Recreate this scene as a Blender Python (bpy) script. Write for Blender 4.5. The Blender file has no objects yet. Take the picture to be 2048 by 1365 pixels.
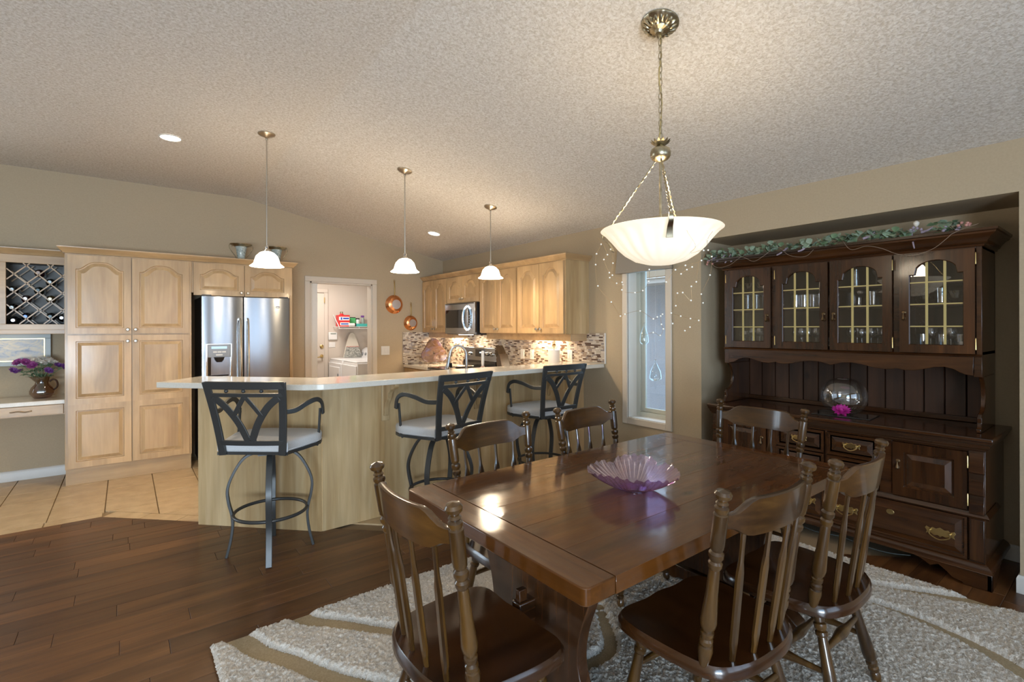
import bpy, math, random
from mathutils import Vector, Matrix, noise
random.seed(7)
PI = math.pi
SC = bpy.context.scene
COL = SC.collection

# ------------------------------------------------------------------ camera
H = 1.43
cam_d = bpy.data.cameras.new('camera')
cam = bpy.data.objects.new('camera', cam_d)
COL.objects.link(cam)
cam_d.sensor_width = 36.0
cam_d.lens = 36.0 * 995.86 / 2048.0
cam_d.shift_y = -(682.5 - 656.14) / 2048.0
cam_d.clip_start = 0.05
yaw, roll = math.radians(37.84), math.radians(-0.157)
_r = Vector((math.cos(yaw), -math.sin(yaw), 0)); _u = Vector((0, 0, 1)); _f = Vector((math.sin(yaw), math.cos(yaw), 0))
_rt = _r * math.cos(roll) + _u * math.sin(roll); _up = _u * math.cos(roll) - _r * math.sin(roll)
cam.matrix_world = Matrix(((_rt.x, _up.x, -_f.x, 0), (_rt.y, _up.y, -_f.y, 0), (_rt.z, _up.z, -_f.z, H), (0, 0, 0, 1)))
SC.camera = cam

# ------------------------------------------------------------------ world, exposure
wd = bpy.data.worlds.new('sky'); SC.world = wd; wd.use_nodes = True
bg = wd.node_tree.nodes['Background']
bg.inputs[0].default_value = (0.62, 0.78, 1.0, 1); bg.inputs[1].default_value = 1.6
vs = SC.view_settings
vs.view_transform = 'Standard'; vs.look = 'None'; vs.gamma = 1.0; vs.use_curve_mapping = False
vs.exposure = 0.82

def area(name, loc, target, sx, sy, power, color):
    d = bpy.data.lights.new(name, 'AREA'); d.shape = 'RECTANGLE'; d.size = sx; d.size_y = sy
    d.energy = power; d.color = color
    o = bpy.data.objects.new(name, d); COL.objects.link(o); o.location = loc
    o.rotation_euler = (Vector(target) - Vector(loc)).to_track_quat('-Z', 'Y').to_euler()
    return o
def area_down(name, loc, sx, sy, power, color):
    d = bpy.data.lights.new(name, 'AREA'); d.shape = 'RECTANGLE'; d.size = sx; d.size_y = sy
    d.energy = power; d.color = color
    o = bpy.data.objects.new(name, d); COL.objects.link(o); o.location = loc
    return o
def point(name, loc, power, color, r=0.04):
    d = bpy.data.lights.new(name, 'POINT'); d.energy = power; d.color = color; d.shadow_soft_size = r
    o = bpy.data.objects.new(name, d); COL.objects.link(o); o.location = loc
    return o
def spot(name, loc, power, color, ang=110, blend=0.6, r=0.05):
    d = bpy.data.lights.new(name, 'SPOT'); d.energy = power; d.color = color; d.shadow_soft_size = r
    d.spot_size = math.radians(ang); d.spot_blend = blend
    o = bpy.data.objects.new(name, d); COL.objects.link(o); o.location = loc
    return o

DAY = (0.36, 0.67, 1.0)
WARM = (1.0, 0.80, 0.55)
# daylight through the living-room windows behind and left of the camera, and two low fill lamps added outside them to brighten the ceiling
area('daylight_patio', (-1.9, -3.35, 1.35), (-1.9, 0, 1.25), 2.6, 2.0, 74, DAY)
area('daylight_front', (1.9, -3.35, 1.45), (1.9, 0, 1.3), 2.6, 1.7, 6, DAY)
area('ceiling_fill', (-1.9, -3.45, 0.75), (-1.0, 2.0, 2.97), 2.6, 0.8, 150, (0.80, 0.90, 1.0))
area('ceiling_fill', (1.9, -3.45, 0.75), (1.6, 2.0, 2.9), 2.6, 0.8, 4, (0.80, 0.90, 1.0))
area('daylight_back', (-2.9, 6.95, 1.3), (-2.6, 0, 1.0), 1.6, 1.8, 45, (0.72, 0.88, 1.0))
area('daylight_narrow_window', (4.6, 2.86, 1.4), (3.9, 2.86, 1.3), 0.5, 1.5, 10, DAY)
# laundry ceiling lamp and kitchen ceiling fixture
area('laundry_lamp', (2.3, 7.7, 2.38), (2.3, 7.7, 0), 0.5, 0.5, 19, (1.0, 0.94, 0.88))

# ------------------------------------------------------------------ materials
def nmat(name):
    m = bpy.data.materials.new(name); m.use_nodes = True
    nt = m.node_tree
    return m, nt, nt.nodes['Principled BSDF']
def setp(b, col=None, rough=None, metal=None, spec=None, coat=None, trans=None, ior=None, em=None, es=None, coat_r=None):
    I = b.inputs
    if col is not None: I['Base Color'].default_value = (*col, 1)
    if rough is not None: I['Roughness'].default_value = rough
    if metal is not None: I['Metallic'].default_value = metal
    if spec is not None: I['Specular IOR Level'].default_value = spec
    if coat is not None: I['Coat Weight'].default_value = coat
    if coat_r is not None: I['Coat Roughness'].default_value = coat_r
    if trans is not None: I['Transmission Weight'].default_value = trans
    if ior is not None: I['IOR'].default_value = ior
    if em is not None: I['Emission Color'].default_value = (*em, 1)
    if es is not None: I['Emission Strength'].default_value = es
def plain(name, col, rough=0.5, metal=0.0, **k):
    m, nt, b = nmat(name); setp(b, col, rough, metal, **k); return m
def coords(nt, scale=(1, 1, 1), rnd=True, kind='Object'):
    tc = nt.nodes.new('ShaderNodeTexCoord'); mp = nt.nodes.new('ShaderNodeMapping')
    mp.inputs['Scale'].default_value = scale
    if rnd:
        oi = nt.nodes.new('ShaderNodeObjectInfo'); ge = nt.nodes.new('ShaderNodeNewGeometry')
        ad = nt.nodes.new('ShaderNodeMath'); ad.operation = 'ADD'
        nt.links.new(oi.outputs['Random'], ad.inputs[0]); nt.links.new(ge.outputs['Random Per Island'], ad.inputs[1])
        mu = nt.nodes.new('ShaderNodeVectorMath'); mu.operation = 'MULTIPLY_ADD'
        cb = nt.nodes.new('ShaderNodeCombineXYZ')
        for i in range(3): nt.links.new(ad.outputs[0], cb.inputs[i])
        mu.inputs[1].default_value = (13.7, 7.3, 9.1)
        nt.links.new(cb.outputs[0], mu.inputs[0]); nt.links.new(tc.outputs[kind], mu.inputs[2])
        nt.links.new(mu.outputs[0], mp.inputs['Vector'])
        return mp, ad
    nt.links.new(tc.outputs[kind], mp.inputs['Vector'])
    return mp, None
def ntex(nt, vec, scale, detail=4, rough=0.55, dist=0.0):
    n = nt.nodes.new('ShaderNodeTexNoise'); n.inputs['Scale'].default_value = scale
    n.inputs['Detail'].default_value = detail; n.inputs['Roughness'].default_value = rough
    n.inputs['Distortion'].default_value = dist
    if vec is not None: nt.links.new(vec, n.inputs['Vector'])
    return n
def ramp(nt, fac, stops, const=False):
    r = nt.nodes.new('ShaderNodeValToRGB'); e = r.color_ramp.elements
    if const: r.color_ramp.interpolation = 'CONSTANT'
    e[0].position = stops[0][0]; e[0].color = (*stops[0][1], 1)
    e[1].position = stops[-1][0]; e[1].color = (*stops[-1][1], 1)
    for p, c in stops[1:-1]:
        x = e.new(p); x.color = (*c, 1)
    nt.links.new(fac, r.inputs[0]); return r
def mix(nt, fac, a, b, mode='MIX'):
    m = nt.nodes.new('ShaderNodeMix'); m.data_type = 'RGBA'; m.blend_type = mode
    if isinstance(fac, float): m.inputs[0].default_value = fac
    else: nt.links.new(fac, m.inputs[0])
    for s, v in ((6, a), (7, b)):
        if isinstance(v, tuple): m.inputs[s].default_value = (*v, 1)
        else: nt.links.new(v, m.inputs[s])
    return m.outputs[2]
def bump(nt, b, h, strength, dist):
    n = nt.nodes.new('ShaderNodeBump'); n.inputs['Strength'].default_value = strength; n.inputs['Distance'].default_value = dist
    nt.links.new(h, n.inputs['Height']); nt.links.new(n.outputs[0], b.inputs['Normal'])
def wood(name, c1, c2, c3, axis, fine=60, rough=0.4, coat=0.0, bmp=0.15, blotch=3.0, knots=False, spread=0.12, rough_var=0.0, coat_r=0.1, spec=0.5):
    """grain runs along AXIS (0,1,2) of the object's own coordinates"""
    m, nt, b = nmat(name)
    s = [1.0, 1.0, 1.0]; s[axis] = 0.07
    mp, rnd = coords(nt, tuple(s))
    g = ntex(nt, mp.outputs[0], fine, 5, 0.6, 0.6)
    g2 = ntex(nt, mp.outputs[0], fine * 0.16, 3, 0.5, 1.5)
    s2 = [1.0, 1.0, 1.0]; s2[axis] = 0.35
    mp2, _ = coords(nt, tuple(s2))
    bl = ntex(nt, mp2.outputs[0], blotch, 3, 0.5, 0.5)
    r1 = ramp(nt, g.outputs['Fac'], [(0.25, c1), (0.55, c2), (0.8, c3)])
    r2 = ramp(nt, g2.outputs['Fac'], [(0.3, c1), (0.7, c3)])
    c = mix(nt, 0.5, r1.outputs[0], r2.outputs[0])
    rb = ramp(nt, bl.outputs['Fac'], [(0.25, (0.72, 0.72, 0.72)), (0.75, (1.25, 1.25, 1.25))])
    c = mix(nt, 1.0, c, rb.outputs[0], 'MULTIPLY')
    if knots:
        vo = nt.nodes.new('ShaderNodeTexVoronoi'); vo.inputs['Scale'].default_value = 4.2
        s3 = [1.0, 1.0, 1.0]; s3[axis] = 0.6
        mp3, _ = coords(nt, tuple(s3)); nt.links.new(mp3.outputs[0], vo.inputs['Vector'])
        rk = ramp(nt, vo.outputs['Distance'], [(0.03, (0.22, 0.18, 0.15)), (0.10, (0.85, 0.8, 0.75)), (0.13, (1, 1, 1))])
        c = mix(nt, 1.0, c, rk.outputs[0], 'MULTIPLY')
    # piece to piece variation
    mm = nt.nodes.new('ShaderNodeMath'); mm.operation = 'FRACT'; nt.links.new(rnd.outputs[0], mm.inputs[0])
    rv = ramp(nt, mm.outputs[0], [(0.0, (1 - spread,) * 3), (1.0, (1 + spread,) * 3)])
    c = mix(nt, 1.0, c, rv.outputs[0], 'MULTIPLY')
    nt.links.new(c, b.inputs['Base Color'])
    setp(b, rough=rough, coat=coat, coat_r=coat_r, spec=spec)
    if rough_var:
        nr = ntex(nt, mp2.outputs[0], 9, 5, 0.7)
        rr = ramp(nt, nr.outputs['Fac'], [(0.3, (rough,) * 3), (0.75, (rough + rough_var,) * 3)])
        nt.links.new(rr.outputs[0], b.inputs['Roughness'])
    if bmp: bump(nt, b, g.outputs['Fac'], bmp, 0.002)
    return m
def noisy(name, c1, c2, scale, rough=0.6, bmp=0.0, bdist=0.005, detail=4, metal=0.0, **k):
    m, nt, b = nmat(name)
    mp, _ = coords(nt, (1, 1, 1), False)
    n = ntex(nt, mp.outputs[0], scale, detail)
    r = ramp(nt, n.outputs['Fac'], [(0.3, c1), (0.7, c2)])
    nt.links.new(r.outputs[0], b.inputs['Base Color']); setp(b, rough=rough, metal=metal, **k)
    if bmp: bump(nt, b, n.outputs['Fac'], bmp, bdist)
    return m
def thin_glass(name, tint=(1, 1, 1), refl=1.0, extra=0.0, rough=0.0):
    m = bpy.data.materials.new(name); m.use_nodes = True; nt = m.node_tree
    nt.nodes.remove(nt.nodes['Principled BSDF'])
    out = nt.nodes['Material Output']
    t = nt.nodes.new('ShaderNodeBsdfTransparent'); t.inputs[0].default_value = (*tint, 1)
    g = nt.nodes.new('ShaderNodeBsdfGlossy'); g.inputs['Roughness'].default_value = rough
    g.inputs[0].default_value = (refl, refl, refl, 1)
    f = nt.nodes.new('ShaderNodeLayerWeight'); f.inputs[0].default_value = 0.5
    w = nt.nodes.new('ShaderNodeMath'); w.operation = 'POWER'; w.inputs[1].default_value = 4.0
    nt.links.new(f.outputs['Facing'], w.inputs[0])
    a = nt.nodes.new('ShaderNodeMath'); a.operation = 'MULTIPLY_ADD'; a.inputs[1].default_value = 0.85; a.inputs[2].default_value = 0.05 + extra
    nt.links.new(w.outputs[0], a.inputs[0])
    x = nt.nodes.new('ShaderNodeMixShader')
    nt.links.new(a.outputs[0], x.inputs[0]); nt.links.new(t.outputs[0], x.inputs[1]); nt.links.new(g.outputs[0], x.inputs[2])
    nt.links.new(x.outputs[0], out.inputs[0])
    return m

M = {}
def wall_mat():
    m, nt, b = nmat('wall_paint')
    mp, _ = coords(nt, (1, 1, 1), False)
    n = ntex(nt, mp.outputs[0], 90, 3); r = ramp(nt, n.outputs['Fac'], [(0.3, (0.455, 0.360, 0.240)), (0.7, (0.485, 0.385, 0.258))])
    nt.links.new(r.outputs[0], b.inputs['Base Color']); setp(b, rough=0.75, spec=0.3); bump(nt, b, n.outputs['Fac'], 0.05, 0.003)
    return m
M['wall'] = wall_mat()
def ceil_mat():
    m, nt, b = nmat('stippled_ceiling')
    mp, _ = coords(nt, (1, 1, 1), False)
    n = ntex(nt, mp.outputs[0], 68, 3, 0.6, 0.7)
    r = ramp(nt, n.outputs['Fac'], [(0.36, (0.60, 0.545, 0.47)), (0.5, (0.72, 0.67, 0.61)), (0.64, (0.82, 0.785, 0.735))])
    nt.links.new(r.outputs[0], b.inputs['Base Color']); setp(b, rough=0.9, spec=0.2)
    bump(nt, b, n.outputs['Fac'], 0.45, 0.010)
    return m
M['ceiling'] = ceil_mat()
M['white'] = plain('white_paint', (0.78, 0.74, 0.68), 0.4)
M['casing'] = plain('casing_paint', (0.66, 0.58, 0.48), 0.4)
M['sash'] = plain('sash_vinyl', (0.60, 0.60, 0.52), 0.4)
mp1, mp2_, mp3_ = (0.44, 0.27, 0.125), (0.54, 0.35, 0.17), (0.62, 0.42, 0.22)
M['maple'] = wood('maple_upright', mp1, mp2_, mp3_, 2, 40, 0.35, 0.2, 0.04, 4.0, spread=0.06)
M['maple_x'] = wood('maple_level', mp1, mp2_, mp3_, 0, 40, 0.35, 0.2, 0.04, 4.0, spread=0.06)
M['bar'] = wood('figured_maple_panel', (0.33, 0.185, 0.065), (0.55, 0.37, 0.17), (0.75, 0.58, 0.35), 2, 20, 0.4, 0.15, 0.05, 2.4, spread=0.03)
pd1, pd2, pd3 = (0.010, 0.0035, 0.0012), (0.040, 0.0135, 0.004), (0.105, 0.037, 0.010)
M['pine_z'] = wood('dark_pine_upright', pd1, pd2, pd3, 2, 45, 0.26, 0.35, 0.08, 5.0, knots=True, spread=0.2, spec=0.4)
M['pine_y'] = wood('dark_pine_level', pd1, pd2, pd3, 0, 45, 0.26, 0.35, 0.08, 5.0, knots=True, spread=0.2, spec=0.4)
M['pine_in'] = wood('dark_pine_inside', (0.02, 0.009, 0.005), (0.05, 0.02, 0.01), (0.085, 0.036, 0.018), 2, 35, 0.45, 0.0, 0.08, 5.0, knots=True, spread=0.25)
M['tabletop'] = wood('table_pine', (0.026, 0.0065, 0.0008), (0.080, 0.0225, 0.0025), (0.165, 0.053, 0.006), 0, 30, 0.42, 1.0, 0.06, 3.0, knots=True, spread=0.05, rough_var=0.2, coat_r=0.07, spec=0.25)
def scuffed(m):
    nt = m.node_tree; b = nt.nodes['Principled BSDF']
    mp, _ = coords(nt, (0.5, 1, 1), False); n = ntex(nt, mp.outputs[0], 5, 6, 0.7, 1.0)
    r = ramp(nt, n.outputs['Fac'], [(0.36, (0.035,) * 3), (0.64, (0.19,) * 3)]); nt.links.new(r.outputs[0], b.inputs['Coat Roughness'])
scuffed(M['tabletop'])
M['tabletop'].node_tree.nodes['Principled BSDF'].inputs['Specular Tint'].default_value = (1.0, 0.55, 0.22, 1)
M['chair_z'] = wood('chair_pine', (0.014, 0.0050, 0.0012), (0.060, 0.0245, 0.0046), (0.145, 0.067, 0.0125), 2, 45, 0.32, 0.6, 0.05, 6.0, spread=0.12)
M['chair_x'] = wood('chair_pine_level', (0.014, 0.0048, 0.0012), (0.058, 0.0220, 0.0042), (0.140, 0.060, 0.0120), 0, 45, 0.32, 0.6, 0.05, 6.0, knots=True, spread=0.12)
M['seat'] = wood('chair_seat_pine', (0.010, 0.0034, 0.0010), (0.042, 0.0135, 0.0032), (0.10, 0.034, 0.008), 1, 30, 0.25, 0.5, 0.05, 6.0, knots=True, spread=0.1)
M['plank'] = wood('oak_floor', (0.038, 0.012, 0.0035), (0.128, 0.049, 0.0145), (0.22, 0.094, 0.030), 0, 34, 0.38, 0.1, 0.14, 2.2, spread=0.24, coat_r=0.2)
M['tile'] = noisy('beige_tile', (0.52, 0.36, 0.19), (0.66, 0.49, 0.29), 9, 0.35, 0.05, 0.002, 6)
M['grout'] = plain('grout', (0.30, 0.21, 0.12), 0.9)
M['quartz'] = noisy('cream_quartz', (0.72, 0.66, 0.56), (0.80, 0.75, 0.66), 160, 0.12, coat=0.3)
def steel_mat(name, col, rough, axis=2, s=0.02):
    m, nt, b = nmat(name); setp(b, col, rough, 1.0)
    b.inputs['Anisotropic'].default_value = 0.75; b.inputs['Anisotropic Rotation'].default_value = 0.25
    tg = nt.nodes.new('ShaderNodeTangent'); tg.direction_type = 'RADIAL'; tg.axis = 'Z'
    nt.links.new(tg.outputs[0], b.inputs['Tangent'])
    return m
M['steel'] = steel_mat('brushed_steel', (0.42, 0.43, 0.45), 0.20, 0)
M['chrome'] = plain('polished_nickel', (0.72, 0.70, 0.66), 0.15, 1.0)
M['nickel'] = plain('satin_nickel', (0.50, 0.45, 0.38), 0.3, 1.0)
M['bronze'] = noisy('antique_bronze', (0.30, 0.25, 0.16), (0.60, 0.53, 0.38), 30, 0.30, metal=1.0)
M['brass'] = plain('aged_brass', (0.55, 0.40, 0.17), 0.32, 1.0)
M['black'] = plain('black_plastic', (0.012, 0.012, 0.014), 0.35)
M['blackgloss'] = plain('black_glass', (0.01, 0.01, 0.012), 0.06, coat=0.5)
M['iron'] = plain('gunmetal_paint', (0.060, 0.060, 0.058), 0.38, 0.35)
M['fabric'] = noisy('grey_linen', (0.60, 0.59, 0.58), (0.70, 0.69, 0.68), 260, 0.85, 0.25, 0.002)
M['valance'] = noisy('taupe_linen', (0.30, 0.26, 0.21), (0.36, 0.31, 0.25), 200, 0.9, 0.2, 0.002)
M['copper'] = plain('polished_copper', (0.80, 0.36, 0.16), 0.22, 1.0)
M['tin'] = plain('worn_tin', (0.50, 0.42, 0.36), 0.35, 1.0)
M['plastic'] = plain('white_plastic', (0.76, 0.74, 0.70), 0.35)
M['enamel'] = plain('white_enamel', (0.78, 0.77, 0.76), 0.25)
M['glass'] = thin_glass('clear_glass', (0.95, 0.97, 0.97), 1.0, 0.09)
M['pane'] = thin_glass('window_pane', (0.96, 0.98, 0.99), 1.0, 0.0)
M['hpane'] = thin_glass('cabinet_pane', (0.94, 0.93, 0.92), 1.0, 0.0)
M['stemware'] = thin_glass('stemware_glass', (0.90, 0.93, 0.96), 1.0, 0.14)
M['muntin'] = plain('gilt_lattice', (0.50, 0.39, 0.15), 0.4)
M['pull'] = plain('dark_bronze_pull', (0.16, 0.10, 0.05), 0.3, 0.9)
M['shade'] = plain('opal_glass_lit', (0.85, 0.80, 0.72), 0.3, em=(1.0, 0.86, 0.66), es=8.5)
M['bowl_lit'] = plain('alabaster_glass_lit', (0.80, 0.74, 0.62), 0.3, em=(1.0, 0.86, 0.64), es=0.42)
M['led'] = plain('lamp_lens_lit', (0.9, 0.9, 0.85), 0.4, em=(1.0, 0.93, 0.80), es=9.0)
M['bead'] = plain('bead_lit', (0.9, 0.88, 0.80), 0.1, em=(1.0, 0.90, 0.72), es=0.1)
M['wire'] = plain('copper_wire', (0.50, 0.33, 0.17), 0.4, 0.6)
M['green'] = noisy('leaf_green', (0.09, 0.16, 0.07), (0.24, 0.33, 0.19), 25, 0.6)
M['leaf2'] = noisy('leaf_grey_green', (0.20, 0.29, 0.19), (0.42, 0.50, 0.38), 25, 0.65)
M['lilac'] = noisy('dried_lilac', (0.26, 0.20, 0.26), (0.42, 0.35, 0.41), 60, 0.8)
M['berry'] = noisy('dusty_pink', (0.42, 0.16, 0.13), (0.60, 0.32, 0.27), 30, 0.5)
M['purple'] = noisy('purple_petal', (0.16, 0.02, 0.15), (0.34, 0.06, 0.26), 40, 0.6)
M['violet'] = noisy('violet_petal', (0.12, 0.03, 0.22), (0.26, 0.09, 0.36), 40, 0.6)
M['cream'] = noisy('cream_petal', (0.66, 0.62, 0.54), (0.82, 0.78, 0.70), 40, 0.6)
M['magenta'] = noisy('magenta_petal', (0.55, 0.01, 0.28), (0.85, 0.05, 0.50), 30, 0.5)
M['pile'] = None
M['lwall'] = plain('laundry_paint', (0.60, 0.52, 0.44), 0.6)
M['base'] = plain('baseboard_paint', (0.66, 0.63, 0.58), 0.4)
M['stucco'] = noisy('pale_stucco', (0.50, 0.52, 0.56), (0.60, 0.62, 0.66), 60, 0.9, 0.5, 0.01)
M['greyp'] = plain('grey_panel', (0.30, 0.31, 0.32), 0.35, 0.3)
M['lcd'] = plain('lcd_screen', (0.30, 0.45, 0.60), 0.3, em=(0.4, 0.65, 0.9), es=0.5)
M['wineback'] = plain('rack_inside', (0.20, 0.19, 0.17), 0.5)
M['frame'] = plain('frame_paint', (0.42, 0.46, 0.45), 0.4)
M['amber'] = thin_glass('amber_glass', (0.50, 0.32, 0.20), 1.0, 0.10)
M['amberdark'] = plain('dark_amber', (0.05, 0.02, 0.012), 0.1, coat=.5)
M['crackle'] = noisy('crackled_glass', (0.20, 0.25, 0.23), (0.62, 0.68, 0.64), 70, 0.12, 0.4, 0.004)
def paint_mat():
    m, nt, b = nmat('watercolour')
    mp, _ = coords(nt, (1, 1, 2.2), False)
    n = ntex(nt, mp.outputs[0], 9, 6, 0.65, 0.8)
    r = ramp(nt, n.outputs['Fac'], [(0.3, (0.24, 0.33, 0.48)), (0.45, (0.58, 0.63, 0.69)), (0.55, (0.76, 0.73, 0.65)), (0.7, (0.84, 0.81, 0.76))])
    nt.links.new(r.outputs[0], b.inputs['Base Color']); setp(b, rough=0.7, spec=0.1); return m
M['painting'] = paint_mat()
M['lcd_on'] = plain('clock_digits', (0.2, 0.5, 0.7), 0.3, em=(0.4, 0.8, 1.0), es=3.0)
M['lcdoff'] = plain('dull_lcd', (0.28, 0.32, 0.28), 0.3)
M['pinkish'] = plain('pale_pink_plastic', (0.62, 0.42, 0.36), 0.4)
def art_mat():
    m, nt, b = nmat('iridescent_glass')
    mp, _ = coords(nt, (1, 1, 1), False); n = ntex(nt, mp.outputs[0], 9, 5, 0.6, 1.0)
    r = ramp(nt, n.outputs['Fac'], [(0.3, (0.035, 0.012, 0.006)), (0.5, (0.13, 0.06, 0.025)), (0.60, (0.10, 0.06, 0.10)), (0.70, (0.24, 0.25, 0.50))])
    nt.links.new(r.outputs[0], b.inputs['Base Color']); setp(b, rough=.12, coat=.6, metal=.15); bump(nt, b, n.outputs['Fac'], .7, .02); return m
M['artglass'] = art_mat()
M['blockwood'] = wood('knife_block_wood', (0.025, 0.015, 0.008), (0.05, 0.032, 0.018), (0.08, 0.05, 0.03), 2, 40, 0.4)
M['kniveh'] = plain('knife_handle', (0.16, 0.12, 0.08), 0.3, 0.6)
M['paper'] = plain('white_paper', (0.80, 0.78, 0.75), 0.8)
M['grout2'] = plain('pale_grout', (0.48, 0.42, 0.34), 0.9)
M['cream_cloth'] = plain('cream_cloth', (0.66, 0.60, 0.50), 0.85)
M['print_cloth'] = noisy('grey_print_cloth', (0.10, 0.11, 0.10), (0.58, 0.56, 0.50), 45, 0.85)
M['redbox'] = plain('red_carton', (0.62, 0.03, 0.03), 0.4)
M['bluebox'] = plain('blue_print', (0.03, 0.08, 0.40), 0.4)
M['teal'] = plain('teal_carton', (0.06, 0.42, 0.38), 0.4)
M['green2'] = plain('green_pouch', (0.08, 0.42, 0.14), 0.4)
M['lavender'] = None
def lav():
    m = thin_glass('lavender_glass', (0.62, 0.46, 0.72), 1.0, 0.20, 0.05)
    for n in m.node_tree.nodes:
        if n.type == 'BSDF_GLOSSY': n.inputs[0].default_value = (0.95, 0.88, 1.0, 1)
    return m
M['lavender'] = lav()
M['goldcord'] = plain('gold_cord', (0.45, 0.32, 0.12), 0.4)
M['smokeglass'] = plain('smoked_glass', (0.02, 0.022, 0.022), 0.05, coat=.6)
M['stemw'] = plain('vine_brown', (0.14, 0.09, 0.05), 0.8)
M['wire2'] = plain('dull_copper_wire', (0.36, 0.27, 0.20), 0.5, 0.4)
M['cable'] = plain('sparkling_cable', (0.30, 0.32, 0.30), 0.2, 0.6)
M['ornglass'] = thin_glass('ornament_glass', (0.93, 0.96, 0.96), 1.0, 0.03)
M['pile'] = noisy('shag_pile', (0.50, 0.44, 0.37), (0.80, 0.75, 0.68), 200, 0.95, 0.5, 0.006, 2)
M['backing'] = noisy('rug_backing', (0.30, 0.23, 0.13), (0.42, 0.33, 0.21), 150, 0.95, 0.3, 0.003)

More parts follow.
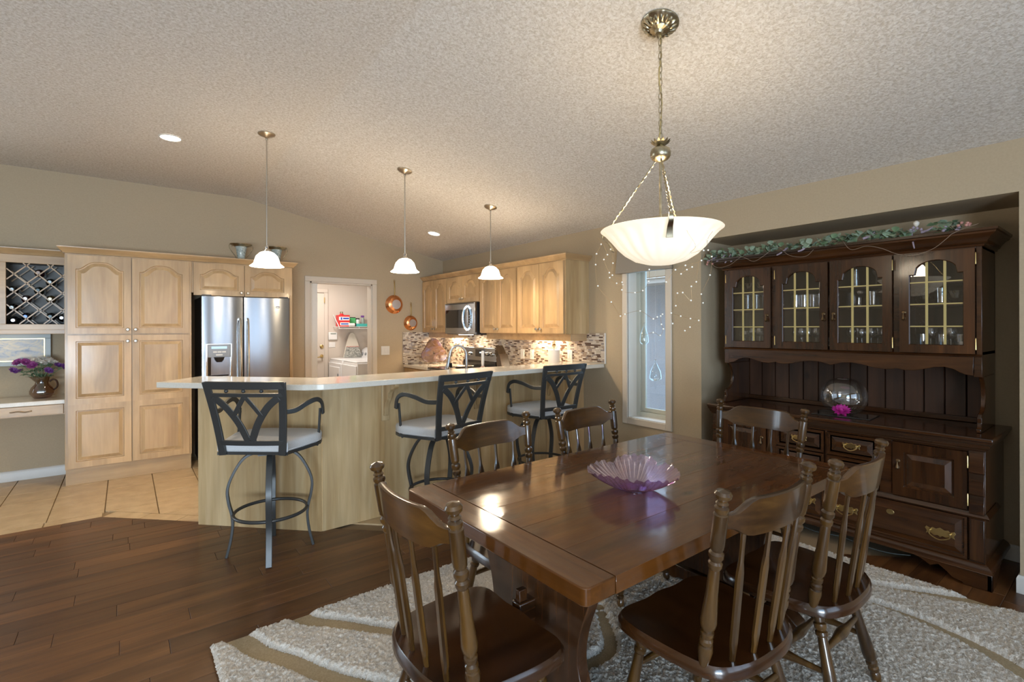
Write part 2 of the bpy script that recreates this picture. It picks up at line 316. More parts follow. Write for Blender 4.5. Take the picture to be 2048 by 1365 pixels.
# ------------------------------------------------------------------ geometry
class G:
    def __init__(s): s.v = []; s.f = []
    def add(s, vs, fs):
        o = len(s.v); s.v += [tuple(p) for p in vs]; s.f += [tuple(i + o for i in f) for f in fs]; return s
    def box(s, x0, x1, y0, y1, z0, z1):
        return s.add([(x0, y0, z0), (x1, y0, z0), (x1, y1, z0), (x0, y1, z0), (x0, y0, z1), (x1, y0, z1), (x1, y1, z1), (x0, y1, z1)],
                     [(0, 3, 2, 1), (4, 5, 6, 7), (0, 1, 5, 4), (1, 2, 6, 5), (2, 3, 7, 6), (3, 0, 4, 7)])
    def prism(s, poly, a, b, axis='z'):
        """extrude a 2-D outline along an axis; outline coordinates are the two other axes in xyz order"""
        def P(p, h):
            return (p[0], p[1], h) if axis == 'z' else ((p[0], h, p[1]) if axis == 'y' else (h, p[0], p[1]))
        ar = sum(poly[i][0] * poly[(i + 1) % len(poly)][1] - poly[(i + 1) % len(poly)][0] * poly[i][1] for i in range(len(poly)))
        if (ar < 0) != (axis == 'y'): poly = poly[::-1]
        n = len(poly)
        vs = [P(p, a) for p in poly] + [P(p, b) for p in poly]
        fs = [tuple(range(n))[::-1], tuple(range(n, 2 * n))] + [(i, (i + 1) % n, n + (i + 1) % n, n + i) for i in range(n)]
        return s.add(vs, fs)
    def lathe(s, prof, n=20, c=(0, 0, 0), d=(0, 0, 1), caps=True, sx=1.0, sy=1.0):
        """prof: (radius, height) pairs along direction d from c"""
        d = Vector(d).normalized(); c = Vector(c)
        q = Vector((0, 0, 1)).rotation_difference(d) if d.z > -0.9999 else Matrix.Rotation(PI, 3, 'X').to_quaternion()
        vs = []
        for r, h in prof:
            for i in range(n):
                a = 2 * PI * i / n
                vs.append(c + q @ Vector((r * sx * math.cos(a), r * sy * math.sin(a), h)))
        fs = []
        for k in range(len(prof) - 1):
            for i in range(n):
                j = (i + 1) % n
                fs.append((k * n + i, k * n + j, (k + 1) * n + j, (k + 1) * n + i))
        if caps:
            if prof[0][0] > 1e-5: fs.append(tuple(range(n))[::-1])
            if prof[-1][0] > 1e-5: fs.append(tuple(range((len(prof) - 1) * n, len(prof) * n)))
        return s.add(vs, fs)
    def turned(s, p0, p1, prof, n=14):
        """prof: (t 0..1, radius) turned between two points"""
        p0 = Vector(p0); p1 = Vector(p1); L = (p1 - p0).length
        return s.lathe([(r, t * L) for t, r in prof], n, p0, p1 - p0)
    def sweep(s, path, sec, up=None, closed=False, scale=None, caps=True):
        """sweep a closed 2-D section (a, b) along a 3-D path; b follows UP where given"""
        path = [Vector(p) for p in path]; n = len(path); m = len(sec); vs = []
        prev = None
        for i, p in enumerate(path):
            if closed: t = path[(i + 1) % n] - path[i - 1]
            else: t = path[min(i + 1, n - 1)] - path[max(i - 1, 0)]
            t.normalize()
            if up is not None:
                u = Vector(up)
            else:
                u = prev if prev is not None else (Vector((0, 0, 1)) if abs(t.z) < 0.9 else Vector((0, 1, 0)))
            a = t.cross(u)
            if a.length < 1e-6: a = t.orthogonal()
            a.normalize(); b = a.cross(t).normalized(); prev = b
            k = scale[i] if scale else 1.0
            for x, y in sec: vs.append(p + a * (x * k) + b * (y * k))
        fs = []
        for i in range(n if closed else n - 1):
            for j in range(m):
                i2 = (i + 1) % n; j2 = (j + 1) % m
                fs.append((i * m + j, i2 * m + j, i2 * m + j2, i * m + j2))
        if caps and not closed:
            fs.append(tuple(range(m))); fs.append(tuple(range((n - 1) * m, n * m))[::-1])
        return s.add(vs, fs)
    def tube(s, path, r, n=8, closed=False, scale=None, up=None):
        return s.sweep(path, [(r * math.cos(2 * PI * i / n), r * math.sin(2 * PI * i / n)) for i in range(n)], up, closed, scale)
    def bar(s, path, w, t, up=None, closed=False):
        return s.sweep(path, [(-w / 2, -t / 2), (w / 2, -t / 2), (w / 2, t / 2), (-w / 2, t / 2)], up, closed)
    def molding(s, path, prof, closed=False):
        """prof: (out, z) pairs, a closed outline; out points to the right of the path (xy points)"""
        n = len(path); m = len(prof); vs = []
        P = [Vector((p[0], p[1])) for p in path]
        for i, p in enumerate(P):
            def nr(a, b):
                d = (b - a).normalized(); return Vector((d.y, -d.x))
            if closed: n0 = nr(P[i - 1], p); n1 = nr(p, P[(i + 1) % n])
            else:
                n0 = nr(P[i - 1], p) if i > 0 else nr(p, P[i + 1]); n1 = nr(p, P[i + 1]) if i < n - 1 else n0
            mm = (n0 + n1).normalized(); k = 1.0 / max(0.25, mm.dot(n1))
            for o, z in prof: vs.append((p.x + mm.x * o * k, p.y + mm.y * o * k, z))
        fs = []
        for i in range(n if closed else n - 1):
            for j in range(m):
                i2 = (i + 1) % n; j2 = (j + 1) % m
                fs.append((i * m + j, i2 * m + j, i2 * m + j2, i * m + j2))
        if not closed:
            fs.append(tuple(range(m))); fs.append(tuple(range((n - 1) * m, n * m))[::-1])
        return s.add(vs, fs)
    def ball(s, c, r, n=10, k=7, sz=1.0):
        return s.lathe([(max(1e-6, r * math.sin(PI * i / k)), -r * sz * math.cos(PI * i / k)) for i in range(k + 1)], n, c, caps=False)
    def disc(s, c, r, n=20):
        return s.add([(c[0] + r * math.cos(2 * PI * i / n), c[1] + r * math.sin(2 * PI * i / n), c[2]) for i in range(n)], [tuple(range(n))])

def mesh(name, g, m, smooth=True, angle=38):
    me = bpy.data.meshes.new(name); me.from_pydata(g.v, [], g.f)
    import bmesh
    b = bmesh.new(); b.from_mesh(me)
    bmesh.ops.recalc_face_normals(b, faces=b.faces); b.to_mesh(me); b.free()
    if smooth:
        me.polygons.foreach_set('use_smooth', [True] * len(me.polygons))
        me.set_sharp_from_angle(angle=math.radians(angle))
    me.materials.append(M[m] if isinstance(m, str) else m)
    me.update(); return me
def obj(name, g, m, parent=None, bev=0.0, loc=None, rot=None, seg=2, angle=38, smooth=True, lim=40):
    me = g if isinstance(g, bpy.types.Mesh) else mesh(name, g, m, smooth, angle)
    o = bpy.data.objects.new(name, me); COL.objects.link(o)
    if parent is not None: o.parent = parent
    if loc is not None: o.location = loc
    if rot is not None: o.rotation_euler = rot
    if bev:
        d = o.modifiers.new('edge', 'BEVEL'); d.width = bev; d.segments = seg; d.limit_method = 'ANGLE'; d.angle_limit = math.radians(lim); d.harden_normals = lim > 60
    return o
def thing(name, label, cat, loc=(0, 0, 0), rz=0.0, group=None):
    o = bpy.data.objects.new(name, None); COL.objects.link(o); o.empty_display_size = 0.1
    o.location = loc; o.rotation_euler = (0, 0, rz); o['label'] = label; o['category'] = cat
    if group: o['group'] = group
    return o
def tag(o, label, cat, group=None):
    o['label'] = label; o['category'] = cat
    if group: o['group'] = group
    return o
def struct(name, g, m, parent=None, bev=0.0, **k):
    o = obj(name, g, m, parent, bev, **k)
    if parent is None: o['kind'] = 'structure'
    return o
def copy_tree(o, parent=None):
    c = o.copy(); COL.objects.link(c)
    if parent is not None: c.parent = parent
    for ch in list(o.children): copy_tree(ch, c)
    return c
def bez(p0, p1, p2, n=8):
    p0, p1, p2 = Vector(p0), Vector(p1), Vector(p2)
    return [(1 - t) ** 2 * p0 + 2 * t * (1 - t) * p1 + t * t * p2 for t in [i / n for i in range(n + 1)]]
def cat(pts, n=6, closed=False):
    """smooth curve through points"""
    P = [Vector(p) for p in pts]; out = []
    N = len(P)
    for i in range(N if closed else N - 1):
        a, b, c, d = (P[(i - 1) % N], P[i], P[(i + 1) % N], P[(i + 2) % N]) if closed else (P[max(i - 1, 0)], P[i], P[i + 1], P[min(i + 2, N - 1)])
        for k in range(n):
            t = k / n
            out.append(0.5 * ((2 * b) + (c - a) * t + (2 * a - 5 * b + 4 * c - d) * t * t + (3 * b - a - 3 * c + d) * t ** 3))
    if not closed: out.append(P[-1])
    return out

# ---- panelled doors (front at y = 0 towards -y, local x across, z up)
NA = 30
def arch_f(u, shoulder=0.92):
    u = abs(u)
    return 0.0 if u >= shoulder else 0.5 * (1 + math.cos(PI * (u / shoulder) ** 1.65))
def round_f(u, shoulder=0.80):
    u = abs(u)
    return 0.0 if u >= shoulder else 0.18 + 0.82 * math.sqrt(max(0.0, 1 - (u / shoulder) ** 2))
def loop_pts(x0, x1, z0, z1, m, rise, d, fn):
    xl, xr, zb, zt = x0 + m + d, x1 - m - d, z0 + m + d, z1 - m - d
    out = [(xl, zb), (xr, zb)]
    for i in range(NA + 1):
        u = 1 - 2 * i / NA
        out.append(((xl + xr) / 2 + u * (xr - xl) / 2, zt - rise + rise * fn(u)))
    return out
def panel_region(g, x0, x1, z0, z1, m, rise=0.0, fn=arch_f, raised=True, hole=None, yf=0.0, bot=None):
    outer = [(x0, z0), (x1, z0)] + [(x1 - (x1 - x0) * i / NA, z1) for i in range(NA + 1)]
    levels = [(outer, 0.0), (loop_pts(x0, x1, z0, z1, m, rise, 0, fn), 0.0)]
    if hole is None:
        levels += [(loop_pts(x0, x1, z0, z1, m, rise, 0.004, fn), 0.010)]
        if raised: levels += [(loop_pts(x0, x1, z0, z1, m, rise, 0.012, fn), 0.010), (loop_pts(x0, x1, z0, z1, m, rise, 0.040, fn), 0.0005)]
    else:
        levels += [(loop_pts(x0, x1, z0, z1, m, rise, 0.004, fn), 0.004), (loop_pts(x0, x1, z0, z1, m, rise, 0.004, fn), hole)]
    n = NA + 3; o = len(g.v)
    for pts, y in levels: g.v += [(p[0], yf + y, p[1]) for p in pts]
    for k in range(len(levels) - 1):
        for i in range(n):
            j = (i + 1) % n
            g.f.append((o + k * n + i, o + k * n + j, o + (k + 1) * n + j, o + (k + 1) * n + i))
    if hole is None: g.f.append(tuple(o + (len(levels) - 1) * n + i for i in range(n)))
    else:
        # back face of the frame
        o2 = len(g.v); g.v += [(p[0], yf + hole, p[1]) for p in outer]
        for i in range(n):
            j = (i + 1) % n
            g.f.append((o2 + i, o + (len(levels) - 1) * n + i, o + (len(levels) - 1) * n + j, o2 + j))
    return g
def door_geo(x0, x1, z0, z1, panels, t=0.02, m=0.055, fn=arch_f, raised=True, hole=False, yf=0.0):
    """panels: [(z0, z1, rise)] stacked from the bottom, covering z0..z1"""
    g = G()
    for a, b, r in panels: panel_region(g, x0, x1, a, b, m, r, fn, raised, t if hole else None, yf)
    o = len(g.v)
    g.v += [(x0, yf, z0), (x1, yf, z0), (x1, yf, z1), (x0, yf, z1), (x0, yf + t, z0), (x1, yf + t, z0), (x1, yf + t, z1), (x0, yf + t, z1)]
    g.f += [tuple(o + i for i in f) for f in ((0, 1, 5, 4), (1, 2, 6, 5), (2, 3, 7, 6), (3, 0, 4, 7))]
    if not hole: g.f.append((o + 4, o + 5, o + 6, o + 7))
    return g
KNOB = G().lathe([(0.006, 0), (0.006, 0.012), (0.015, 0.018), (0.016, 0.024), (0.011, 0.030), (0.0, 0.031)], 12, (0, 0, 0), (0, -1, 0))
KNOB = mesh('knob', KNOB, 'nickel')
def knob(parent, x, z, y=0.0): return obj('knob', KNOB, None, parent, loc=(x, y, z))
CROWN = [(0, 0), (0.012, 0), (0.016, 0.012), (0.03, 0.022), (0.046, 0.042), (0.05, 0.048), (0.05, 0.056), (0, 0.056)]
def crown(path, z, m='maple_x', name='crown_molding', parent=None, k=1.0):
    return obj(name, G().molding(path, [(a * k, z + b * k) for a, b in CROWN]), m, parent)

# ================================================================== SETTING
W, A = 3.79, 6.58           # planes of the right wall and the back wall
CF, CS = 2.97, 2.44         # flat ceiling height; height where the slope meets the right wall
XB = 1.12                   # where the slope begins
XL, YF = -4.2, -3.0         # left wall and front wall
KS = (CF - CS) / (W - XB)
def ceil_z(x): return CF if x < XB else CF - (x - XB) * KS

g = G().prism([(XL - .3, CF), (XB, CF), (W + .35, ceil_z(W + .35)), (W + .35, CF + .5), (XL - .3, CF + .5)], YF - .3, A + .12, 'y')
struct('ceiling', g, 'ceiling', angle=5)

# back wall with the laundry doorway cut out
DX0, DX1, DZ = 1.858, 2.678, 2.03
g = G().prism([(-2.05, 0), (DX0, 0), (DX0, DZ), (DX1, DZ), (DX1, 0), (W + .3, 0), (W + .3, CF), (XL - .2, CF), (XL - .2, 0), (-3.75, 0), (-3.75, 2.25), (-2.05, 2.25)], A, A + .12, 'y')
struct('wall_back', g, 'wall', angle=5)
# right wall: window opening and display alcove
WY0, WY1, WZ0, WZ1 = 2.649, 3.072, 0.575, 2.10
AY0, AY1, AZ, AX = 0.44, 2.31, 2.156, 4.28
g = G()
g.box(W, W + .25, AY1, WY0, 0, CF); g.box(W, W + .25, WY1, A + .05, 0, CF)
g.box(W, W + .25, WY0, WY1, 0, WZ0); g.box(W, W + .25, WY0, WY1, WZ1, CF)
g.box(W, AX, AY0, AY1, AZ, CF); g.box(W, AX + .1, YF - .2, AY0, 0, CF); g.box(AX, AX + .1, AY0, AY1 + .25, 0, CF); g.box(W + .25, AX + .1, AY1, AY1 + .1, 0, CF)
struct('wall_right', g, 'wall', angle=5)
# left and front walls with the big living-room windows (behind the camera)
g = G()
g.box(XL - .15, XL, YF - .15, A, 0, CF)
struct('wall_left', g, 'wall', angle=5)
g = G()
g.box(XL, -3.3, YF - .15, YF, 0, CF); g.box(-0.5, 0.5, YF - .15, YF, 0, CF); g.box(3.3, W + .1, YF - .15, YF, 0, CF)
g.box(-3.3, -0.5, YF - .15, YF, 2.4, CF); g.box(0.5, 3.3, YF - .15, YF, 2.4, CF); g.box(-3.3, -0.5, YF - .15, YF, 0, 0.3); g.box(0.5, 3.3, YF - .15, YF, 0, 0.5)
struct('wall_front', g, 'wall', angle=5)
def big_window(name, a, b, z0, z1, axis, pos):
    g = G(); n = 3
    def bx(u0, u1, v0, v1):
        if axis == 'y': g.box(u0, u1, pos - .04, pos + .04, v0, v1)
        else: g.box(pos - .04, pos + .04, u0, u1, v0, v1)
    bx(a, b, z0, z0 + .07); bx(a, b, z1 - .07, z1)
    for i in range(n + 1):
        u = a + (b - a - .07) * i / n; bx(u, u + .07, z0, z1)
    return struct(name, g, 'white')
big_window('window_2', -3.3, -0.5, 0.3, 2.4, 'y', YF - .07)
big_window('window_3', 0.5, 3.3, 0.5, 2.4, 'y', YF - .07)
big_window('window_4', -3.75, -2.05, 0.1, 2.25, 'y', A + .06)

# ---- floor: slab, oak planks and kitchen tiles as pieces
floor = struct('floor', G().box(XL - .2, W + .6, YF - .2, 8.75, -0.12, -0.012), 'grout')
PW, PY0 = 0.1277, 2.78
def clip(poly, a, b, c):
    """keep a*x + b*y <= c"""
    out = []
    for i in range(len(poly)):
        p, q = poly[i], poly[(i + 1) % len(poly)]
        dp, dq = a * p[0] + b * p[1] - c, a * q[0] + b * q[1] - c
        if dp <= 0: out.append(p)
        if (dp < 0 < dq) or (dq < 0 < dp):
            t = dp / (dp - dq); out.append((p[0] + (q[0] - p[0]) * t, p[1] + (q[1] - p[1]) * t))
    return out
def slab_piece(g, poly, z, t, ch):
    """a piece with a small chamfered upper edge"""
    cx = sum(p[0] for p in poly) / len(poly); cy = sum(p[1] for p in poly) / len(poly); n = len(poly)
    def ins(p, d):
        v = Vector((p[0] - cx, p[1] - cy)); L = v.length
        sx = max(0, abs(v.x) - d) / max(abs(v.x), 1e-6); sy = max(0, abs(v.y) - d) / max(abs(v.y), 1e-6)
        return (cx + v.x * sx, cy + v.y * sy)
    vs = [(*ins(p, .0004), z - t) for p in poly] + [(*ins(p, .0004), z - ch) for p in poly] + [(*ins(p, ch), z) for p in poly]
    fs = [tuple(range(2 * n, 3 * n))]
    for k in range(2):
        for i in range(n):
            j = (i + 1) % n; fs.append((k * n + i, k * n + j, (k + 1) * n + j, (k + 1) * n + i))
    return g.add(vs, fs)
rp = random.Random(11)
field = G(); nplank = 0
k0 = int((YF - PY0) / PW) - 1
pieces = []
for k in range(k0, 18):
    ya, yb = PY0 + PW * k, PY0 + PW * (k + 1)
    x = XL - rp.uniform(0, 1.0)
    xmax = W if (yb < AY0 or ya > AY1) else AX
    while x < xmax:
        L = rp.choice([0.38, 0.55, 0.7, 0.9, 1.1, 1.3]) * rp.uniform(0.9, 1.1); x2 = min(x + L, xmax)
        if xmax - x2 < 0.12: x2 = xmax
        poly = [(max(x, XL), ya), (x2, ya), (x2, yb), (max(x, XL), yb)]
        x = x2
        if poly[1][0] <= XL: continue
        poly = clip(poly, 0, 1, 4.91)
        if poly and poly[0][0] > -0.6: poly = clip(poly, 1, 1, 4.765)
        if len(poly) < 3: continue
        cx = sum(p[0] for p in poly) / len(poly); cy = sum(p[1] for p in poly) / len(poly)
        x_r = max(p[0] for p in poly); x_l = min(p[0] for p in poly)
        vis = (x_r > -0.14 * cy - 0.35) and cy > 0.25 and not (x_l > 1.3 and cy > 3.75) and not (cy < 2.45 and x_l > 0.35 and x_r < 3.4) and (cx > 0.2 - 0.8 * (cy - 2.2) or cx > 3)
        pieces.append((vis, poly))
for vis, poly in pieces:
    if vis and nplank < 295:
        o = obj('plank', slab_piece(G(), poly, 0.0, 0.012, 0.0022), 'plank', floor, smooth=False); nplank += 1
    else: slab_piece(field, poly, 0.0, 0.012, 0.0016)
o = obj('plank_field', field, 'plank', floor, smooth=False); o['kind'] = 'stuff'
TS = 0.335
tfield = G(); nt_ = 0
TM = []
for i in range(-12, 12):
    for j in range(0, 12):
        xa, ya = -0.130 + TS * i, 5.02 + TS * j
        if i >= 0: ya = 4.70 - TS * 6 + TS * j + TS
        poly = [(xa + .003, ya + .003), (xa + TS - .003, ya + .003), (xa + TS - .003, ya + TS - .003), (xa + .003, ya + TS - .003)]
        poly = clip(poly, 0, 1, A - .001); poly = clip(poly, 1, 0, W)
        if i < 0: poly = clip(poly, 0, -1, -5.02)
        else: poly = clip(poly, -1, -1, -4.93)
        if len(poly) < 3: continue
        cx = sum(p[0] for p in poly) / len(poly); cy = sum(p[1] for p in poly) / len(poly)
        if -1.3 < cx < 1.0 and nt_ < 290:
            obj('tile', slab_piece(G(), poly, -0.001, 0.011, 0.0015), 'tile', floor, smooth=False); nt_ += 1
        elif cx > XL: slab_piece(tfield, poly, -0.001, 0.011, 0.0015)
for k in range(12):                                  # border strip along the oak, then along the diagonal
    xa = -0.139 - 0.335 * (k + 1)
    obj('tile', slab_piece(G(), [(xa + .003, 4.913), (xa + .332, 4.913), (xa + .332, 5.014), (xa + .003, 5.014)], -0.001, 0.011, 0.0015), 'tile', floor, smooth=False)
for k in range(3):
    s0, s1 = 0.31 * k + .002, 0.31 * (k + 1) - .002
    d = Vector((0.7071, -0.7071)); nrm = Vector((0.7071, 0.7071)); o_ = Vector((-0.139, 4.906))
    q = [o_ + d * s0, o_ + d * s1, o_ + d * s1 + nrm * 0.108, o_ + d * s0 + nrm * 0.108]
    obj('tile', slab_piece(G(), [(p.x, p.y) for p in q], -0.001, 0.011, 0.0008), 'tile', floor, smooth=False)
o = obj('tile_field', tfield, 'tile', floor, smooth=False); o['kind'] = 'stuff'

# ---- laundry room beyond the doorway
LY = 8.6
struct('wall_laundry_back', G().box(0.9, 3.75, LY, LY + .1, 0, 2.5), 'lwall')
struct('wall_laundry_right', G().box(3.5, 3.6, A + .12, LY, 0, 2.5), 'lwall')
struct('wall_laundry_left', G().box(0.9, 1.0, A + .12, LY, 0, 2.5), 'lwall')
struct('ceiling_laundry', G().box(0.9, 3.6, A + .12, LY + .1, 2.44, 2.54), 'white')
# casing and jamb of the doorway, pocket door leaf
d1 = struct('door_1', G().box(DX0, DX0 + .018, A - .005, A + .125, 0, DZ).box(DX1 - .018, DX1, A - .005, A + .125, 0, DZ).box(DX0, DX1, A - .005, A + .125, DZ - .018, DZ), 'casing')
cp = [(0, 0), (0.066, 0), (0.066, -0.016), (0.056, -0.019), (0.02, -0.014), (0.006, -0.014), (0, -0.008)]
g = G(); w = .066
for x0, x1 in ((DX0 - w, DX0), (DX1, DX1 + w)): g.box(x0, x1, A - .017, A, 0, DZ)
g.box(DX0 - w, DX1 + w, A - .019, A, DZ, DZ + w)
obj('casing', g, 'casing', d1, bev=.006)
leaf = obj('leaf', door_geo(0, .82, 0.01, DZ - .03, [(0.01, 0.95, 0), (0.95, DZ - .03, 0)], .035, .11), 'white', d1, loc=(DX0 + .105, A + .16, 0), rot=(0, 0, math.radians(96)))
obj('edge_stop', G().box(DX0 + .018, DX0 + .105, A + .05, A + .085, 0, DZ - .02), 'white', d1)
# exterior door in the laundry wall
d2 = struct('door_2', door_geo(1.82, 2.645, 0.01, 2.02, [(0.01, 0.9, 0), (0.9, 2.02, 0)], .04, .12, yf=LY - .045), 'lwall')
g = G().box(2.650, 2.715, LY - .03, LY, 0, 2.03).box(1.75, 1.815, LY - .03, LY, 0, 2.03).box(1.75, 2.715, LY - .03, LY, 2.03, 2.10)
obj('casing', g, 'lwall', d2, bev=.006)
obj('deadbolt', G().lathe([(0.032, 0), (0.032, .012), (0.02, .02), (0, .021)], 14, (2.60, LY - .045, 1.125), (0, -1, 0)), 'brass', d2)
obj('lever_handle', G().lathe([(0.028, 0), (0.028, .012), (0.012, .016), (0.012, .05), (0, .051)], 14, (2.60, LY - .045, 0.965), (0, -1, 0)).tube([(2.60, LY - .09, .965), (2.57, LY - .095, .955), (2.52, LY - .09, .945)], .009), 'brass', d2)
obj('hinge', G().lathe([(0.008, 0), (0.008, .09)], 8, (2.648, LY - .05, 1.86)), 'brass', d2)

# ---- narrow window in the right wall
w1 = struct('window_1', G().box(W + .12, W + .17, WY0, WY0 + .035, WZ0, WZ1).box(W + .12, W + .17, WY1 - .04, WY1, WZ0, WZ1).box(W + .12, W + .17, WY0 + .035, WY1 - .04, WZ0, WZ0 + .045).box(W + .12, W + .17, WY0 + .035, WY1 - .04, WZ1 - .04, WZ1), 'sash', bev=.003)
g = G(); xs = (W + .145, W + .175); a, b = WY0 + .035, WY1 - .04
g.box(*xs, a, a + .028, WZ0 + .045, WZ1 - .04).box(*xs, b - .045, b, WZ0 + .045, WZ1 - .04).box(*xs, a + .028, b - .045, WZ0 + .045, WZ0 + .085).box(*xs, a + .028, b - .045, WZ1 - .08, WZ1 - .04)
obj('sash', g, 'sash', w1, bev=.004)
obj('pane', G().box(W + .158, W + .162, a + .02, b - .03, WZ0 + .07, WZ1 - .06), 'pane', w1)
g = G()
g.box(W + .0, W + .12, WY1 - .004, WY1 + .01, WZ0, WZ1).box(W, W + .12, WY0 - .01, WY0 + .004, WZ0, WZ1).box(W, W + .12, WY0, WY1, WZ0 - .01, WZ0 + .004).box(W, W + .12, WY0, WY1, WZ1 - .004, WZ1 + .01)
obj('reveal', g, 'white', w1)
g = G(); cw = .062
g.box(W - .018, W, WY0 - cw, WY0, WZ0 - cw, WZ1 + cw).box(W - .018, W, WY1, WY1 + cw, WZ0 - cw, WZ1 + cw).box(W - .018, W, WY0, WY1, WZ0 - cw, WZ0).box(W - .018, W, WY0, WY1, WZ1, WZ1 + cw)
obj('casing', g, 'casing', w1, bev=.006)
# house next door, seen through that window
nb = struct('wall_neighbour', G().box(7.2, 7.3, 0, 12, -0.5, 2.15), 'stucco')
obj('soffit', G().box(6.6, 7.3, 0, 12, 2.15, 2.19), 'white', nb)
obj('fascia', G().box(6.5, 6.6, 0, 12, 2.12, 2.20), 'white', nb)
obj('roof_shingle', G().prism([(6.45, 2.215), (9.5, 3.4), (9.5, 3.3), (6.45, 2.20)], 0, 12, 'y'), 'grout', nb)
struct('ground', G().box(W + .6, 14, -8, 14, -0.6, -0.5), 'grout')

# ---- baseboards
BB = [(0, 0), (0.013, 0), (0.013, 0.078), (0.010, 0.086), (0.006, 0.095), (0, 0.097)]
def baseboard(name, path): return struct(name, G().molding(path, BB), 'base')
baseboard('baseboard_back', [(-2.05, A), (-0.435, A)])
baseboard('baseboard_right', [(W, 3.58), (W, AY1 + .0), (AX, AY1), (AX, AY0), (W, AY0), (W, YF)])
baseboard('baseboard_left', [(XL, YF), (XL, A)])
baseboard('baseboard_front', [(W, YF), (XL, YF)])

# ================================================================== KITCHEN
def cabinet(name, label, loc, rz, w, d, z0, z1, doors, m='maple', group=None, toe=0.0, knobs=True, fn=arch_f, catg='cabinet', rail=.055):
    """doors: [(x0, x1, [(z0, z1, rise)], knob_x, knob_z)]"""
    t = thing(name, label, catg, loc, rz, group)
    g = G().box(0, w, 0, d, z0 + toe, z1)
    obj('body', g, m, t, bev=.002)
    if toe: obj('toe_kick', G().box(0.002, w - .002, 0.045, d, z0, z0 + toe), 'maple_x', t)
    for x0, x1, pans, kx, kz in doors:
        dd = obj('door', door_geo(x0, x1, pans[0][0], pans[-1][1], pans, .02, rail, fn), m, t, loc=(0, -.021, 0), angle=9)
        if kx is not None: knob(dd, kx, kz)
    return t
PX0, PX1, PYF = -0.432, 0.534, 6.02
pan = cabinet('pantry_cabinet', 'tall pale maple pantry cabinet with four panelled doors, left of the fridge', (PX0, PYF, 0), 0, PX1 - PX0, A - PYF - .003, 0, 2.12,
    [(.022, .478, [(1.385, 2.105, .072)], .452, 1.425), (.486, .944, [(1.385, 2.105, .072)], .512, 1.425),
     (.022, .478, [(.165, .74, 0), (.74, 1.372, 0)], .452, 1.315), (.486, .944, [(.165, .74, 0), (.74, 1.372, 0)], .512, 1.315)], toe=.155)
OFX0, OFX1 = 0.534, 1.505
ofc = cabinet('fridge_cabinet', 'maple bridge cabinet with two arched doors above the steel fridge', (OFX0, PYF, 0), 0, OFX1 - OFX0, A - PYF - .003, 1.80, 2.12,
    [(.018, .478, [(1.775, 2.105, .06)], .45, 1.812), (.484, .935, [(1.775, 2.105, .06)], .512, 1.812)])
obj('side_panel', G().box(.942, .971, 0, A - PYF - .003, 0, 1.80), 'maple', ofc, bev=.002)
cr = crown([(PX0 - .0, A), (PX0 - .0, PYF), (OFX1, PYF), (OFX1, A)][::1], 2.12, name='crown_molding')
# path runs so that 'out' points away from the cabinets
bpy.data.objects.remove(cr)
cr = crown([(PX0, A - .02), (PX0, PYF), (OFX1, PYF), (OFX1, A - .02)], 2.121, name='crown_molding')
tag(cr, 'maple crown molding running along the top of pantry and fridge cabinets', 'molding')
tag(obj('cabinet_cover', G().box(PX0 + .01, OFX1 - .01, PYF + .01, A - .01, 2.121, 2.133), 'maple_x'), 'flat maple board covering the pantry and fridge cabinets', 'board')

# refrigerator
fr = thing('refrigerator', 'stainless steel side-by-side refrigerator with ice dispenser in left door', 'refrigerator', (0.612, 5.93, 0))
FW_, FH = 0.842, 1.765
obj('body', G().box(.0, FW_, .075, .64, .03, FH - .01), 'black', fr, bev=.004)
obj('base_grille', G().box(.01, FW_ - .01, .05, .10, .0, .075), 'black', fr)
def bowed(x0, x1, z0, z1):
    g = G(); n = 8; vs = []
    P = []
    for i in range(n + 1):
        u = -1 + 2 * i / n; P.append((x0 + (x1 - x0) * i / n, -.004 + .012 * u * u))
    P += [(x1, .07), (x0, .07)]
    return g.prism(P, z0, z1, 'z')
dl = obj('door', bowed(.0, .378, .08, FH), 'steel', fr, bev=.004)
dr = obj('door', bowed(.386, FW_, .08, FH), 'steel', fr, bev=.004)
for d_, x in ((dl, .345), (dr, .42)):
    obj('handle', G().sweep(cat([(x, .004, .62), (x, -.035, .66), (x, -.055, .95), (x, -.055, 1.2), (x, -.035, 1.49), (x, .004, 1.53)], 6), [(.016 * math.cos(2 * PI * i / 10), .011 * math.sin(2 * PI * i / 10)) for i in range(10)], (1, 0, 0)), 'chrome', d_)
dsp = obj('dispenser_frame', G().sweep([(.045, -.008, .93), (.265, -.008, .93), (.265, -.008, 1.27), (.045, -.008, 1.27)], [(-.010, -.008), (.010, -.008), (.010, .012), (-.010, .012)], (0, 1, 0), True), 'chrome', dl, bev=.003)
obj('dispenser_panel', G().box(.053, .257, -.012, .012, 1.135, 1.262), 'greyp', dl, bev=.003)
obj('dispenser_recess', G().box(.053, .257, .0, .03, .938, 1.135).box(.07, .24, -.011, .0, .938, .952), 'blackgloss', dl)
obj('dispenser_chute', G().lathe([(.05, 0), (.04, .03), (.025, .05)], 14, (.155, -.008, 1.135), (0, 0, -1)), 'black', dl)
obj('display', G().box(.085, .225, -.0145, -.012, 1.222, 1.246), 'lcd', dl)
obj('button', G().box(.10, .135, -.0145, -.012, 1.182, 1.196).box(.14, .175, -.0145, -.012, 1.182, 1.196).box(.18, .215, -.0145, -.012, 1.182, 1.196).box(.125, .185, -.0145, -.012, 1.152, 1.166), 'plastic', dl)['kind'] = 'stuff'
obj('badge', G().box(.70, .735, -.008, .003, 1.655, 1.675), 'black', dr)
obj('badge_plate', G().box(.704, .731, -.010, .0, 1.660, 1.670), 'chrome', dr)
